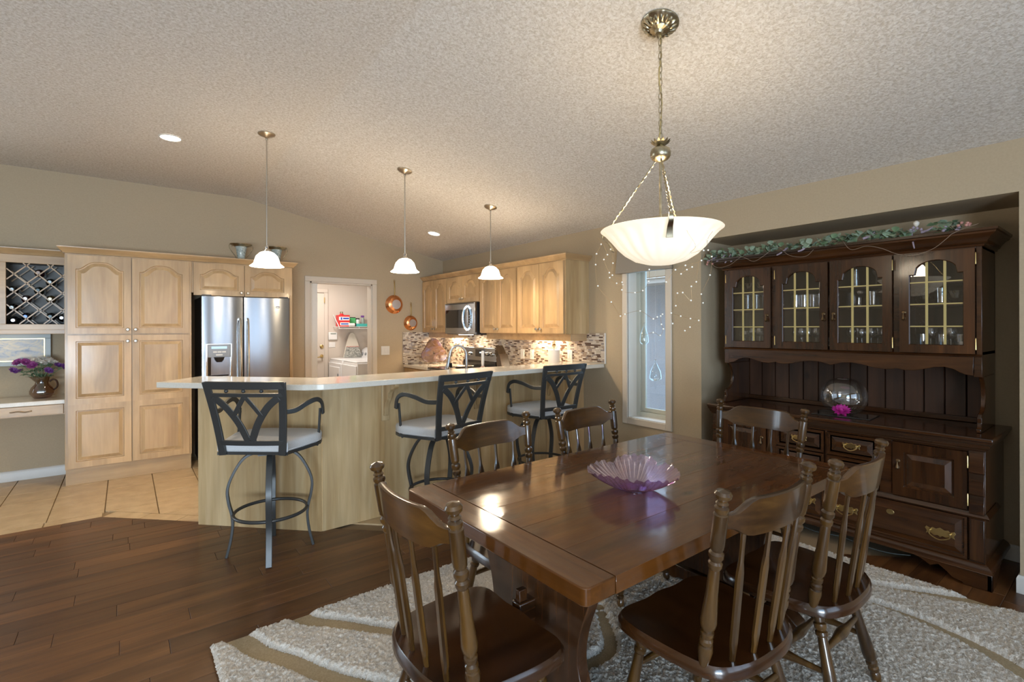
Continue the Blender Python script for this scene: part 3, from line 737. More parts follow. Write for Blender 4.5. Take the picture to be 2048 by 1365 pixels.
obj('hinge_cover', G().box(.01, .09, .02, .10, FH, FH + .015), 'black', fr); obj('hinge_cover', G().box(FW_ - .09, FW_ - .01, .02, .10, FH, FH + .015), 'black', fr)

# wine rack cabinet over the desk
WX0, WX1, WYF_ = -1.66, -0.434, 6.25
wr = thing('wine_rack_cabinet', 'maple wall cabinet with diagonal lattice wine rack above the desk', 'cabinet', (0, 0, 0))
g = G()
g.box(WX0, WX1, A - .02, A - .001, 1.40, 2.10); g.box(WX0, WX1, WYF_, A, 2.04, 2.06); g.box(WX0, WX1, WYF_, A, 1.455, 1.475); g.box(WX0, WX0 + .02, WYF_, A, 1.40, 2.1); g.box(WX1 - .02, WX1 - .001, WYF_, A, 1.40, 2.1); g.box(-.87, -.85, WYF_, A, 1.46, 2.05)
obj('carcass', g, 'wineback', wr)
g = G(); fy = (WYF_ - .02, WYF_)
g.box(WX0, -.834, *fy, 1.475, 2.026).box(WX0, -.40 - .034, *fy, 2.026, 2.10).box(WX0, WX1 - .001, *fy, 1.40, 1.475).box(-.462 + .016, WX1 - .001, *fy, 1.475, 2.026)
obj('face_frame', g, 'maple_x', wr, bev=.002)
obj('light_rail', G().box(WX0, WX1 - .002, WYF_ - .024, WYF_ - .004, 1.385, 1.425), 'maple_x', wr, bev=.003)
ox0, ox1, oz0, oz1 = -.834, -.446, 1.476, 2.026
for yy in (WYF_ + .005, A - .06):
    for sgn in (1, -1):
        for k in range(-4, 9):
            # lines z = 1.924 + sgn*(x + .785) + .1605*k  clipped to the opening
            c = 1.924 + .1605 * (k - 4) if sgn > 0 else 1.924 + .1605 * (k - 3)
            pts = []
            za, zb = c + sgn * (ox0 + .785), c + sgn * (ox1 + .785)
            xa, xb = ox0, ox1
            for z_lim in (oz0, oz1):
                pass
            def atz(z): return -.785 + (z - c) * sgn
            lo, hi = min(za, zb), max(za, zb)
            if hi < oz0 + .02 or lo > oz1 - .02: continue
            if za < oz0: xa = atz(oz0)
            if za > oz1: xa = atz(oz1)
            if zb < oz0: xb = atz(oz0)
            if zb > oz1: xb = atz(oz1)
            if xb - xa < .02: continue
            p0 = (xa, yy, c + sgn * (xa + .785)); p1 = (xb, yy, c + sgn * (xb + .785))
            obj('lattice_slat', G().sweep([p0, p1], [(-.0045, -.006), (.0045, -.006), (.0045, .006), (-.0045, .006)], (0, 1, 0)), 'maple_x', wr)
cw_ = crown([(WX0, WYF_ - .02), (WX1 - .001, WYF_ - .02)], 2.10, name='cabinet_crown', parent=wr)
# bottles lying in the rack, necks forward
BOT = G().lathe([(0, 0), (.036, .002), (.038, .01), (.038, .20), (.034, .225), (.016, .255), (.0145, .262)], 16, (0, .31, 0), (0, -1, 0), caps=False)
CAPG = G().lathe([(.0155, 0), (.0155, .052), (.013, .055), (0, .055)], 14, (0, .055, 0), (0, -1, 0), caps=False)
bm_ = {c: mesh('bottle_glass', BOT, plain('bottle_' + c, col, .08, coat=.4)) for c, col in (('black', (.012, .012, .012)), ('green', (.016, .028, .016)), ('olive', (.09, .06, .015)), ('red', (.035, .006, .01)))}
capc = {c: mesh('bottle_foil', CAPG, plain('foil_' + c, col, .3, .3)) for c, col in (('grey', (.35, .38, .37)), ('white', (.75, .74, .76)), ('tan', (.60, .50, .36)), ('blue', (.12, .20, .50)), ('dark', (.05, .07, .07)), ('brown', (.25, .18, .14)))}
BOTS = [(-.628, 1.948, 'red', 'brown', 'dark wine bottle with brown capsule, topmost in the lattice rack'),
 (-.551, 1.866, 'black', 'grey', 'black wine bottle with silver capsule, right in the upper lattice rack'),
 (-.801, 1.787, 'black', 'grey', 'black wine bottle with silver capsule, left in the upper lattice rack'),
 (-.714, 1.706, 'red', 'white', 'deep red wine bottle with white capsule in the lattice rack'),
 (-.631, 1.786, 'green', 'dark', 'dark green wine bottle with dark capsule, middle of the lattice rack'),
 (-.549, 1.709, 'olive', 'tan', 'golden olive wine bottle with tan capsule in the lattice rack'),
 (-.802, 1.625, 'black', 'grey', 'black wine bottle with pale silver capsule, lower left of the lattice rack'),
 (-.714, 1.545, 'black', 'blue', 'dark wine bottle with blue capsule in the lower lattice rack'),
 (-.549, 1.547, 'black', 'dark', 'black wine bottle with dark capsule, lower right of the lattice rack'),
 (-.793, 1.51, 'black', 'white', 'bottle with white capsule lying in the bottom left rack corner'),
 (-.470, 1.535, 'black', 'white', 'bottle with white capsule lying in the bottom right rack corner')]
for x, z, c, k, lab in BOTS:
    b = thing('wine_bottle', lab, 'bottle', (x, WYF_ + .0, z), 0, 'wine bottles in the lattice rack')
    obj('glass', bm_[c], None, b); obj('capsule', capc[k], None, b)

# desk under the rack
dk = thing('desk', 'built-in desk counter with pale quartz top and one maple drawer', 'desk', (0, 0, 0))
obj('counter', G().box(-2.2, PX0 - .002, 6.065, A - .001, .752, .79), 'quartz', dk, bev=.004)
obj('apron', G().box(-2.2, PX0 - .002, 6.10, A - .001, .655, .752), 'maple_x', dk)
dd = obj('drawer', G().box(-.98, -.445, 6.082, 6.10, .66, .748), 'maple_x', dk, bev=.003)
obj('handle', G().tube(cat([(-.79, 6.08, .705), (-.78, 6.062, .705), (-.74, 6.055, .71), (-.70, 6.055, .70), (-.665, 6.062, .706), (-.655, 6.08, .706)], 5), .005), 'nickel', dd)
# framed picture leaning on the wall over the desk
pf = thing('framed_picture', 'pale watercolour in a grey-blue frame leaning behind the flowers', 'picture', (0, 0, 0))
fx1, fx0, z0, z1, yb = -.567, -1.15, 1.085, 1.385, 6.545
g = G().box(fx0, fx1, yb - .02, yb, z0, z0 + .042).box(fx0, fx1, yb - .02, yb, z1 - .042, z1).box(fx0, fx0 + .042, yb - .02, yb, z0 + .042, z1 - .042).box(fx1 - .042, fx1, yb - .02, yb, z0 + .042, z1 - .042)
obj('frame', g, 'frame', pf, bev=.003)
obj('fillet', G().box(fx0 + .042, fx1 - .042, yb - .012, yb - .006, z0 + .042, z0 + .05).box(fx0 + .042, fx1 - .042, yb - .012, yb - .006, z1 - .05, z1 - .042).box(fx1 - .05, fx1 - .042, yb - .012, yb - .006, z0 + .05, z1 - .05), 'brass', pf)
obj('painting', G().box(fx0 + .04, fx1 - .04, yb - .006, yb - .003, z0 + .04, z1 - .04), 'painting', pf)
# pitcher and flowers
pt = thing('glass_pitcher', 'amber glass pitcher with looped handle holding flowers on the desk', 'pitcher', (-.612, 6.33, .79))
g = G()
prof = [(.048, .0), (.062, .008), (.082, .04), (.085, .065), (.072, .10), (.05, .13), (.046, .15), (.056, .185), (.062, .20)]
n = 24
o = len(g.v)
for r, h in prof:
    for i in range(n):
        a = 2 * PI * i / n; rr = r * (1 + .06 * math.cos(6 * a) * (1 if h < .12 else .3)); g.v.append((rr * math.cos(a) - (.03 * max(0, (h - .15) / .05) if math.cos(a) < -.7 else 0), rr * math.sin(a), h))
for k in range(len(prof) - 1):
    for i in range(n): g.f.append((o + k * n + i, o + k * n + (i + 1) % n, o + (k + 1) * n + (i + 1) % n, o + (k + 1) * n + i))
g.f.append(tuple(range(n))[::-1])
obj('body', g, 'amber', pt)
obj('handle', G().tube(cat([(.052, 0, .15), (.075, 0, .168), (.10, 0, .155), (.108, 0, .12), (.10, 0, .09), (.078, 0, .07)], 5), .008), 'amberdark', pt)
def bloom(r, npet, m, layers=3, seed=0):
    rr = random.Random(seed); g = G()
    for L in range(layers):
        k = npet - 2 * L
        for i in range(k):
            a = 2 * PI * (i + .5 * L) / k + rr.uniform(-.1, .1); tilt = .25 + .35 * L + rr.uniform(-.1, .1); R = r * (1 - .2 * L)
            ca, sa = math.cos(a), math.sin(a); w = R * .28
            def P(u, v): return (ca * u * math.cos(tilt) - sa * v, sa * u * math.cos(tilt) + ca * v, u * math.sin(tilt))
            g.add([P(0, 0), P(R * .5, -w), P(R, 0), P(R * .5, w)], [(0, 1, 2, 3)])
    g.ball((0, 0, r * .15), r * .3, 8, 5)
    return mesh('bloom', g, m, angle=80)
BL = {k: bloom(r, n_, k, L, i) for i, (k, r, n_, L) in enumerate((('purple', .046, 18, 4), ('violet', .042, 16, 4), ('cream', .050, 16, 5)))}
LEAFG = G()
for i in range(6):
    t0 = i / 6; 
L_ = .055
def leaf_mesh(L, w, m, name='leaf'):
    g = G(); pr = [(0, 0), (.25, .75), (.5, 1), (.8, .6), (1, 0)]
    vs = []; 
    for t, k in pr: vs += [(t * L, -k * w, .12 * L * math.sin(t * PI) + .15 * w * k), (t * L, 0, .12 * L * math.sin(t * PI)), (t * L, k * w, .12 * L * math.sin(t * PI) + .15 * w * k)]
    fs = []
    for i in range(4): fs += [(i * 3, i * 3 + 1, i * 3 + 4, i * 3 + 3), (i * 3 + 1, i * 3 + 2, i * 3 + 5, i * 3 + 4)]
    return mesh(name, g.add(vs, fs), m, angle=80)
LEAF_A = leaf_mesh(.06, .014, 'green')
FL = [(-.16, .0, .335, 'purple'), (-.105, -.02, .335, 'purple'), (-.185, -.03, .265, 'violet'), (-.15, .03, .25, 'violet'), (.05, -.06, .255, 'violet'), (.115, .0, .295, 'violet'), (.16, -.02, .28, 'violet'), (-.06, -.03, .305, 'purple'),
      (-.03, .0, .345, 'cream'), (.015, .02, .355, 'cream'), (.05, .0, .335, 'cream'), (.0, -.04, .33, 'cream'), (-.07, .03, .335, 'cream'), (.075, .04, .32, 'cream')]
FLAB = ['magenta-purple aster, upper left of the bouquet in the amber pitcher', 'magenta-purple aster beside the white blossoms at the upper left of the bouquet', 'violet aster drooping lowest at the far left of the bouquet', 'violet aster tucked behind the far left bloom of the bouquet',
        'dark violet aster facing forward at the right front of the bouquet', 'violet aster beside the pantry cabinet, second from the right in the bouquet', 'violet aster at the right edge of the bouquet, touching the pantry side', 'magenta-purple aster in the centre front of the bouquet',
        'white blossom at the top left of the white cluster in the bouquet', 'white blossom at the very top of the bouquet', 'white blossom at the top right of the white cluster in the bouquet', 'white blossom lowest in front of the white cluster', 'white blossom at the left rear of the white cluster', 'white blossom at the right rear of the white cluster']
rf = random.Random(3)
for i, (x, y, z, c) in enumerate(FL):
    f = thing('flower', FLAB[i], 'flower', (-.612, 6.33, .79), 0, 'flowers in the amber pitcher')
    k = .32; path = bez((x * .08, y * .08, .03), (x * .12, y * .12, .22), (x, y, z), 6)
    obj('stem', G().tube(path, .0025, 5), 'green', f)
    obj('bloom', BL[c], None, f, loc=(x, y, z), rot=(y * 3 + rf.uniform(-.4, .4) - .5, x * 3 + rf.uniform(-.3, .3), rf.uniform(0, 6)))
    for q in range(6):
        p = path[3 + (q % 3)]; obj('leaf', LEAF_A, None, f, loc=p, rot=(rf.uniform(-.4, .4), rf.uniform(-.6, .1), rf.uniform(0, 6.3)))
area_down('rack_under_light', (-.95, 6.40, 1.395), .5, .06, .25, WARM)

# urns above the fridge cabinet
def urn(x, lab):
    t = thing('glass_urn', lab, 'vase', (x, 6.22, 2.134), 0, 'glass urns above the fridge')
    obj('vase', G().lathe([(.0, .03), (.026, .03), (.034, .055), (.044, .13), (.058, .20), (.064, .215), (.058, .213), (.04, .13), (.03, .06), (0, .05)], 18, caps=False), 'crackle', t)
    obj('base_ring', G().lathe([(.038, 0), (.040, .01), (.026, .016), (.022, .03)], 16), 'bronze', t)
    obj('rim', G().lathe([(.062, .205), (.105, .225), (.108, .232), (.100, .232), (.058, .212)], 20, caps=False), 'bronze', t)
    for s in (-1, 1):
        obj('handle', G().tube(cat([(s * .03, 0, .05), (s * .06, 0, .10), (s * .105, 0, .165), (s * .118, 0, .20), (s * .105, 0, .235), (s * .085, 0, .232), (s * .082, 0, .212), (s * .095, 0, .205)], 5), .0038, 6), 'bronze', t)
urn(1.02, 'crackled glass urn in wire frame, left one atop the fridge cabinet')
urn(1.385, 'crackled glass urn in wire frame, behind the first pendant lamp')

R90 = -PI / 2
UXF = 3.46
def upper(ya, yb, z0, lab, doorz0, gap=.003):
    w = ya - yb; h = w / 2
    r = .066
    return cabinet('wall_cabinet', lab, (UXF, ya, 0), R90, w, W - UXF - .001, z0, 2.115,
        [(.012, h - .0035, [(doorz0, 2.10, r)], h - .03, doorz0 + .045), (h + .0035, w - .012, [(doorz0, 2.10, r)], h + .03, doorz0 + .045)], group='wall cabinets on the range wall')
upper(6.575, 5.872, 1.365, 'maple wall cabinet with two arched doors in the corner, left of the microwave', 1.372)
upper(5.868, 5.086, 1.755, 'short two-door maple wall cabinet directly above the microwave', 1.762)
upper(5.082, 4.345, 1.365, 'maple wall cabinet with two arched doors, right next to the microwave', 1.372)
uc = upper(4.341, 3.585, 1.365, 'maple wall cabinet at the open end of the row, nearest the window', 1.372)
obj('end_panel', G().box(.756, .762, 0, W - UXF - .001, 1.365, 2.115), 'bar', uc)
c_ = crown([(UXF - .0, A - .002), (UXF - .0, 3.58), (W - .002, 3.58)], 2.112, name='crown_molding')
tag(c_, 'maple crown molding along the top of the range wall cabinets', 'molding')
tag(obj('cabinet_cover', G().box(UXF + .005, W - .002, 3.585, A - .002, 2.1155, 2.126), 'maple_x'), 'flat maple board covering the range wall cabinets', 'board')
v = thing('light_valance', 'maple light valance under the wall cabinets right of the microwave', 'valance', (0, 0, 0), 0, 'light valances')
obj('front_board', G().box(3.545, 3.562, 3.60, 5.08, 1.292, 1.364), 'maple_x', v, bev=.003); obj('return_board', G().box(3.562, W - .002, 3.60, 3.617, 1.292, 1.364), 'maple_x', v, bev=.003)
v = thing('light_valance', 'maple light valance under the corner wall cabinet left of the microwave', 'valance', (0, 0, 0), 0, 'light valances')
obj('front_board', G().box(3.545, 3.562, 5.875, A - .002, 1.292, 1.364), 'maple_x', v, bev=.003); obj('return_board', G().box(3.562, W - .002, 5.875, 5.89, 1.292, 1.364), 'maple_x', v, bev=.003)
area_down('under_cabinet_light', (3.70, 4.15, 1.350), .06, .45, 4.0, WARM)
area_down('under_cabinet_light', (3.70, 6.10, 1.350), .06, .3, 4.0, WARM)

# microwave over the range
mw = thing('microwave', 'stainless over-the-range microwave with curved handle and black window', 'microwave', (3.40, 5.845, 0), R90)
MWW = .722
obj('body', G().box(.0, MWW, .03, W - 3.40 - .001, 1.345, 1.753), 'black', mw, bev=.003)
dm = obj('door', G().box(.0, .545, .0, .03, 1.352, 1.75), 'steel', mw, bev=.004)
obj('window', G().box(.03, .50, -.003, .0, 1.43, 1.665), 'blackgloss', dm, bev=.002)
cp_ = obj('control_panel', G().box(.548, MWW, .0, .03, 1.352, 1.75), 'steel', mw, bev=.004)
obj('keypad', G().box(.58, .655, -.003, .0, 1.43, 1.665), 'blackgloss', cp_)
for r in range(5):
    for c in range(3): obj('button', G().box(.588 + c * .022, .604 + c * .022, -.0045, -.003, 1.445 + r * .032, 1.463 + r * .032), 'greyp', cp_)
obj('handle', G().bar(cat([(.545, .0, 1.40), (.545, -.045, 1.45), (.545, -.062, 1.55), (.545, -.045, 1.66), (.545, .0, 1.71)], 6), .03, .014, (1, 0, 0)), 'chrome', dm, bev=.003)
obj('vent_grille', G().box(.02, MWW - .02, -.002, .0, 1.735, 1.745), 'black', mw)
obj('underside_lamp', G().box(.25, .45, .06, .16, 1.340, 1.346), 'led', mw)
area_down('microwave_lamp', (3.6, 5.5, 1.335), .1, .2, 2.2, WARM)

# range
rg = thing('range', 'stainless range with black glass cooktop and knobbed back panel', 'stove', (3.14, 5.845, 0), R90)
RW, RD = .755, W - 3.14 - .022
obj('body', G().box(0, RW, .03, RD, .09, .895), 'steel', rg, bev=.004)
obj('toe_plinth', G().box(.02, RW - .02, .08, RD, .0, .09), 'black', rg)
od = obj('oven_door', G().box(.01, RW - .01, .0, .03, .27, .80), 'steel', rg, bev=.004); obj('window', G().box(.12, RW - .12, -.003, .001, .38, .66), 'blackgloss', od)
obj('handle', G().tube([(.06, .0, .76), (.06, -.05, .76), (RW - .06, -.05, .76), (RW - .06, .0, .76)], .012), 'chrome', od)
obj('drawer', G().box(.01, RW - .01, .005, .03, .10, .255), 'steel', rg, bev=.004)
ct = obj('cooktop', G().box(-.002, RW + .002, -.005, RD - .06, .895, .917), 'blackgloss', rg, bev=.004)
for x, y, r in ((.2, .17, .10), (.55, .17, .08), (.2, .42, .08), (.55, .42, .10)):
    obj('burner_ring', G().lathe([(r, 0), (r, .0006), (r - .004, .0008), (r - .004, 0)], 28, (x, y, .9171), caps=False), 'greyp', ct)
bgp = obj('back_panel', G().prism([(RD - .075, .917), (RD - .055, 1.03), (RD - .052, 1.168), (RD - .03, 1.175), (RD - .0, 1.175), (RD, .917)], 0, RW, 'x'), 'steel', rg, bev=.003)
obj('riser', G().box(.0, RW, RD - .08, RD - .05, .917, 1.0), 'blackgloss', rg)
obj('display_panel', G().box(.265, .47, RD - .058, RD - .05, 1.05, 1.145), 'blackgloss', bgp)
obj('clock_digits', G().box(.37, .40, RD - .0595, RD - .058, 1.098, 1.112), 'lcd_on', bgp)
for x in (.06, .13, .54, .64):
    kn = obj('control_knob', G().lathe([(.028, 0), (.028, .008), (.022, .01), (.020, .032), (.016, .035), (0, .035)], 16, (x, RD - .056, 1.09), (0, -1, 0)), 'chrome', rg)
    obj('pointer', G().box(x - .004, x + .004, RD - .097, RD - .09, 1.075, 1.107), 'black', kn)
pn = thing('roasting_pan', 'low dark pan standing on the black cooktop', 'pan', (3.36, 5.30, .918))
obj('pan', G().lathe([(.10, 0), (.115, .03), (.118, .035), (.110, .03), (.096, .006), (0, .006)], 20), 'tin', pn)
obj('handle', G().box(-.25, -.11, -.012, .012, .022, .034), 'black', pn, bev=.004)

# base cabinets and worktops
def base(lab, loc, rz, w, d, doors, ctop=True):
    return cabinet('base_cabinet', lab, loc, rz, w, d, 0, .874, doors, group='base cabinets on the range wall', toe=.10)
base('maple base cabinet in the corner left of the range', (3.17, 6.575, 0), R90, .72, W - 3.17 - .022, [(.012, .70, [(.12, .862, 0)], .66, .80)])
base('maple base cabinet between the range and the breakfast bar', (3.17, 5.083, 0), R90, 1.27, W - 3.17 - .022, [(.012, .42, [(.12, .70, 0)], .38, .66), (.43, .84, [(.12, .70, 0)], .47, .66), (.85, 1.25, [(.12, .70, 0)], .89, .66)])
wt = G().box(3.132, W - .021, 5.856, A - .021, .874, .914)
tag(obj('worktop', wt, 'quartz', bev=.004), 'cream quartz worktop in the corner left of the range', 'worktop', 'kitchen worktops')
wt = G().prism([(3.132, 5.084), (3.132, 4.42), (1.25, 4.42), (1.25, 3.80), (W - .021, 3.80), (W - .021, 5.084)], .874, .914)
tag(obj('worktop', wt, 'quartz', bev=.004), 'cream quartz worktop behind the breakfast bar with the sink', 'worktop', 'kitchen worktops')
sk = base('maple sink cabinet on the kitchen side of the breakfast bar', (3.12, 4.40, 0), PI, 1.85, .6, [(.012, .6, [(.12, .70, 0)], .55, .66), (.61, 1.2, [(.12, .70, 0)], .66, .66), (1.21, 1.83, [(.12, .70, 0)], 1.26, .66)])
sk_ = thing('sink', 'stainless kitchen sink set in the worktop below the faucet', 'sink', (2.35, 4.18, .914))
obj('rim', G().box(-.36, .36, -.21, -.18, 0, .004).box(-.36, .36, .18, .21, 0, .004).box(-.36, -.33, -.18, .18, 0, .004).box(.33, .36, -.18, .18, 0, .004), 'steel', sk_)
obj('basin', G().box(-.33, .33, -.18, .18, .0, .0015), 'steel', sk_)
fc = thing('faucet', 'brushed nickel gooseneck kitchen faucet behind the breakfast bar', 'faucet', (2.545, 3.98, .914))
obj('base', G().lathe([(.028, 0), (.028, .012), (.020, .03), (.018, .06)], 16), 'steel', fc)
path = [(0, 0, .05), (0, 0, .24)] + [(-.075 + .075 * math.cos(a), .0 + .05 * (1 - math.cos(a)) * .5, .265 + .085 * math.sin(a)) for a in [PI * i / 12 for i in range(13)]]
obj('spout', G().tube(path + [(-.158, .055, .22)], .0135, 12), 'steel', fc)
obj('spray_head', G().turned((-.156, .053, .235), (-.176, .062, .105), [(0, .014), (.3, .018), (.9, .024), (1, .021)], 14), 'steel', fc)
obj('spray_button', G().box(-.152, -.140, .025, .045, .15, .19), 'black', fc)
obj('lever', G().tube([(.015, 0, .06), (.06, -.01, .09), (.09, -.012, .12)], .006), 'steel', fc)
br = thing('dish_brush', 'white-handled dish brush with pinkish head standing beside the faucet', 'brush', (2.725, 3.97, .914))
obj('head', G().lathe([(.02, .0), (.034, .03), (.034, .10), (.030, .125), (.012, .15)], 16), 'pinkish', br)
obj('handle', G().lathe([(.011, .14), (.014, .18), (.0145, .285), (.012, .295), (0, .295)], 12), 'plastic', br)
# art glass in the corner, knife block, paper towel, outlets
ag = thing('glass_sculpture', 'rounded triangular iridescent art glass plate standing in the counter corner', 'sculpture', (3.48, 6.28, .914), math.radians(-20))
P = []
for i in range(36):
    a = 2 * PI * i / 36; r = .172 * (1 + .16 * math.cos(3 * (a - PI / 2))); P.append((r * math.cos(a) * 1.0, .175 + r * math.sin(a)))
zmn = min(p[1] for p in P); P = [(p[0], p[1] - zmn + .03) for p in P]
obj('plate', G().prism(P, -.008, .008, 'y'), 'artglass', ag, bev=.005, rot=(math.radians(-14), 0, 0))
obj('stand', G().bar([(-.08, -.06, .006), (-.08, .03, .012), (-.08, .09, .17)], .008, .008).bar([(.08, -.06, .006), (.08, .03, .012), (.08, .09, .17)], .008, .008).bar([(-.08, .09, .165), (.08, .09, .165)], .008, .008), 'bronze', ag)
kb = thing('knife_block', 'dark slanted knife block full of black-handled knives beside the range', 'knife block', (3.60, 4.80, .914), math.radians(-105))
obj('block', G().prism([(-.075, 0), (.09, 0), (.075, .05), (-.01, .205), (-.115, .14)], -.055, .055, 'y'), 'blockwood', kb, bev=.004)
for i in range(4):
    for j in range(5):
        bx_ = Vector((-.108 + .022 * i, -.04 + .02 * j, .148 + .017 * i)); dv = Vector((-.72, 0, .69)); L = .095 + .018 * i
        obj('knife_handle', G().bar([bx_ - dv * .01, bx_ + dv * L * .6, bx_ + dv * L + Vector((-.012, 0, -.006))], .009, .015, (0, 1, 0)), 'kniveh', kb)
ptw = thing('paper_towel', 'white paper towel roll on a bronze-topped holder behind the bar', 'paper towel', (3.62, 3.93, .914))
obj('roll', G().lathe([(.02, .012), (.062, .012), (.063, .02), (.063, .275), (.06, .28), (.02, .28)], 24), 'paper', ptw)
obj('loose_sheet', G().prism([(.060, -.02), (.067, -.02), (.074, .06), (.072, .06)], .04, .27), 'paper', ptw)
obj('holder', G().lathe([(.075, 0), (.075, .010), (.008, .014), (.008, .30), (.018, .312), (.024, .33), (.014, .35), (0, .352)], 18), 'bronze', ptw)
nk = thing('folded_cloth', 'crumpled white cloth lying on the worktop by the outlets', 'cloth', (3.62, 4.32, .914))
g = G(); n = 10; rr = random.Random(5)
for i in range(n + 1):
    for j in range(n + 1): g.v.append((-.08 + .016 * i, -.17 + .034 * j, (.0 if i in (0, n) or j in (0, n) else (.05 + .05 * rr.random()) * (1 - abs(2 * j / n - 1)))))
for i in range(n):
    for j in range(n): g.f.append((i * (n + 1) + j, (i + 1) * (n + 1) + j, (i + 1) * (n + 1) + j + 1, i * (n + 1) + j + 1))
obj('cloth', g, 'paper', nk, angle=180)
def plate(name, lab, loc, rz, w, h, kind, grp=None):
    t = thing(name, lab, 'outlet' if kind == 'outlet' else 'switch', loc, rz, grp)
    obj('plate', G().box(-w / 2, w / 2, -.006, -.0005, -h / 2, h / 2), 'plastic', t, bev=.003)
    if kind == 'outlet':
        for z in (-.022, .022):
            s_ = obj('socket', G().box(-.016, .016, -.008, -.006, z - .014, z + .014), 'plastic', t, bev=.002)
            obj('slot', G().box(-.007, -.005, -.0086, -.008, z - .004, z + .006).box(.005, .007, -.0086, -.008, z - .004, z + .006), 'black', s_)['kind'] = 'stuff'
    else:
        k = max(1, round(w / .046)); 
        for i in range(k):
            x = -w / 2 + w * (i + .5) / k
            obj('rocker', G().box(x - .015, x + .015, -.009, -.005, -.03, .03), 'plastic', t, bev=.003)
    return t
plate('switch_plate', 'white single rocker switch plate on the mosaic, left of the outlet', (W - .013, 4.654, 1.117), R90, .07, .115, 'switch')
plate('outlet_plate', 'white duplex outlet on the mosaic under the wall cabinet valance', (W - .013, 4.477, 1.117), R90, .07, .115, 'outlet')
plate('switch_plate', 'beige switch plate on the mosaic beside the paper towel roll', (W - .013, 3.845, 1.127), R90, .075, .125, 'switch')
plate('switch_plate', 'white triple switch plate on the taupe wall beside the laundry doorway', (2.869, A, 1.118), 0, .125, .123, 'switch')

# mosaic backsplash
MC = [(0.0, (0.62, 0.53, 0.43)), (0.28, (0.70, 0.62, 0.52)), (0.46, (0.40, 0.30, 0.22)), (0.60, (0.32, 0.27, 0.25)), (0.74, (0.13, 0.075, 0.05)), (0.88, (0.55, 0.46, 0.36))]
def mosaic_mat():
    m, nt, b = nmat('mosaic_tile')
    oi = nt.nodes.new('ShaderNodeObjectInfo'); ge = nt.nodes.new('ShaderNodeNewGeometry')
    a = nt.nodes.new('ShaderNodeMath'); a.operation = 'MULTIPLY_ADD'; a.inputs[1].default_value = 7.31
    nt.links.new(oi.outputs['Random'], a.inputs[0]); nt.links.new(ge.outputs['Random Per Island'], a.inputs[2])
    f = nt.nodes.new('ShaderNodeMath'); f.operation = 'FRACT'; nt.links.new(a.outputs[0], f.inputs[0])
    r = ramp(nt, f.outputs[0], MC, True); nt.links.new(r.outputs[0], b.inputs['Base Color']); setp(b, rough=.18, coat=.2); return m
M['mosaic'] = mosaic_mat()
bs = thing('mosaic_backsplash', 'cream, tan and brown glass mosaic backsplash around the range wall corner', 'backsplash')
obj('grout_bed', G().box(W - .008, W - .001, 3.36, 3.802, 1.068, 1.372).box(W - .008, W - .001, 3.802, A - .001, .914, 1.372).box(3.128, W - .008, A - .008, A - .001, .914, 1.372), 'grout2', bs)
obj('edge_trim', G().box(W - .014, W - .001, 3.350, 3.36, 1.068, 1.375), 'plastic', bs)
TH_, rm = .0163, random.Random(9)
def tile_geo(u0, u1, z0, z1, plane):
    g = G()
    if plane == 'r':
        g.add([(W - .008, u0, z0), (W - .008, u1, z0), (W - .008, u1, z1), (W - .008, u0, z1), (W - .013, u0 + .0006, z0 + .0006), (W - .013, u1 - .0006, z0 + .0006), (W - .013, u1 - .0006, z1 - .0006), (W - .013, u0 + .0006, z1 - .0006)],
              [(4, 5, 6, 7), (0, 1, 5, 4), (1, 2, 6, 5), (2, 3, 7, 6), (3, 0, 4, 7)])
    else:
        y = A - .008
        g.add([(u0, y, z0), (u1, y, z0), (u1, y, z1), (u0, y, z1), (u0 + .0006, y - .005, z0 + .0006), (u1 - .0006, y - .005, z0 + .0006), (u1 - .0006, y - .005, z1 - .0006), (u0 + .0006, y - .005, z1 - .0006)],
              [(4, 5, 6, 7), (0, 1, 5, 4), (1, 2, 6, 5), (2, 3, 7, 6), (3, 0, 4, 7)])
    return g
mf = G(); nm = 0
for k in range(28):
    z0 = .916 + TH_ * k
    if z0 + TH_ > 1.374: break
    u = 3.362 - rm.random() * .05
    while u < A - .02:
        L = rm.choice((.034, .052, .052)); u0, u1 = max(u, 3.362), min(u + L, A - .014); u += L
        if u1 - u0 < .008: continue
        if u0 < 3.80 and z0 < 1.069: continue
        t_ = tile_geo(u0 + .0009, u1 - .0009, z0 + .0009, z0 + TH_ - .0009, 'r')
        if u0 < 4.35 and z0 > 1.02 and nm < 290:
            obj('mosaic_tile', t_, 'mosaic', bs, smooth=False); nm += 1
        else: mf.add(t_.v, t_.f)
    u = 3.130 - rm.random() * .05
    while u < W - .02:
        L = rm.choice((.034, .052, .052)); u0, u1 = max(u, 3.130), min(u + L, W - .014); u += L
        if u1 - u0 < .008: continue
        t_ = tile_geo(u0 + .0009, u1 - .0009, z0 + .0009, z0 + TH_ - .0009, 'a'); mf.add(t_.v, t_.f)
o = obj('mosaic_field', mf, 'mosaic', bs, smooth=False); o['kind'] = 'stuff'

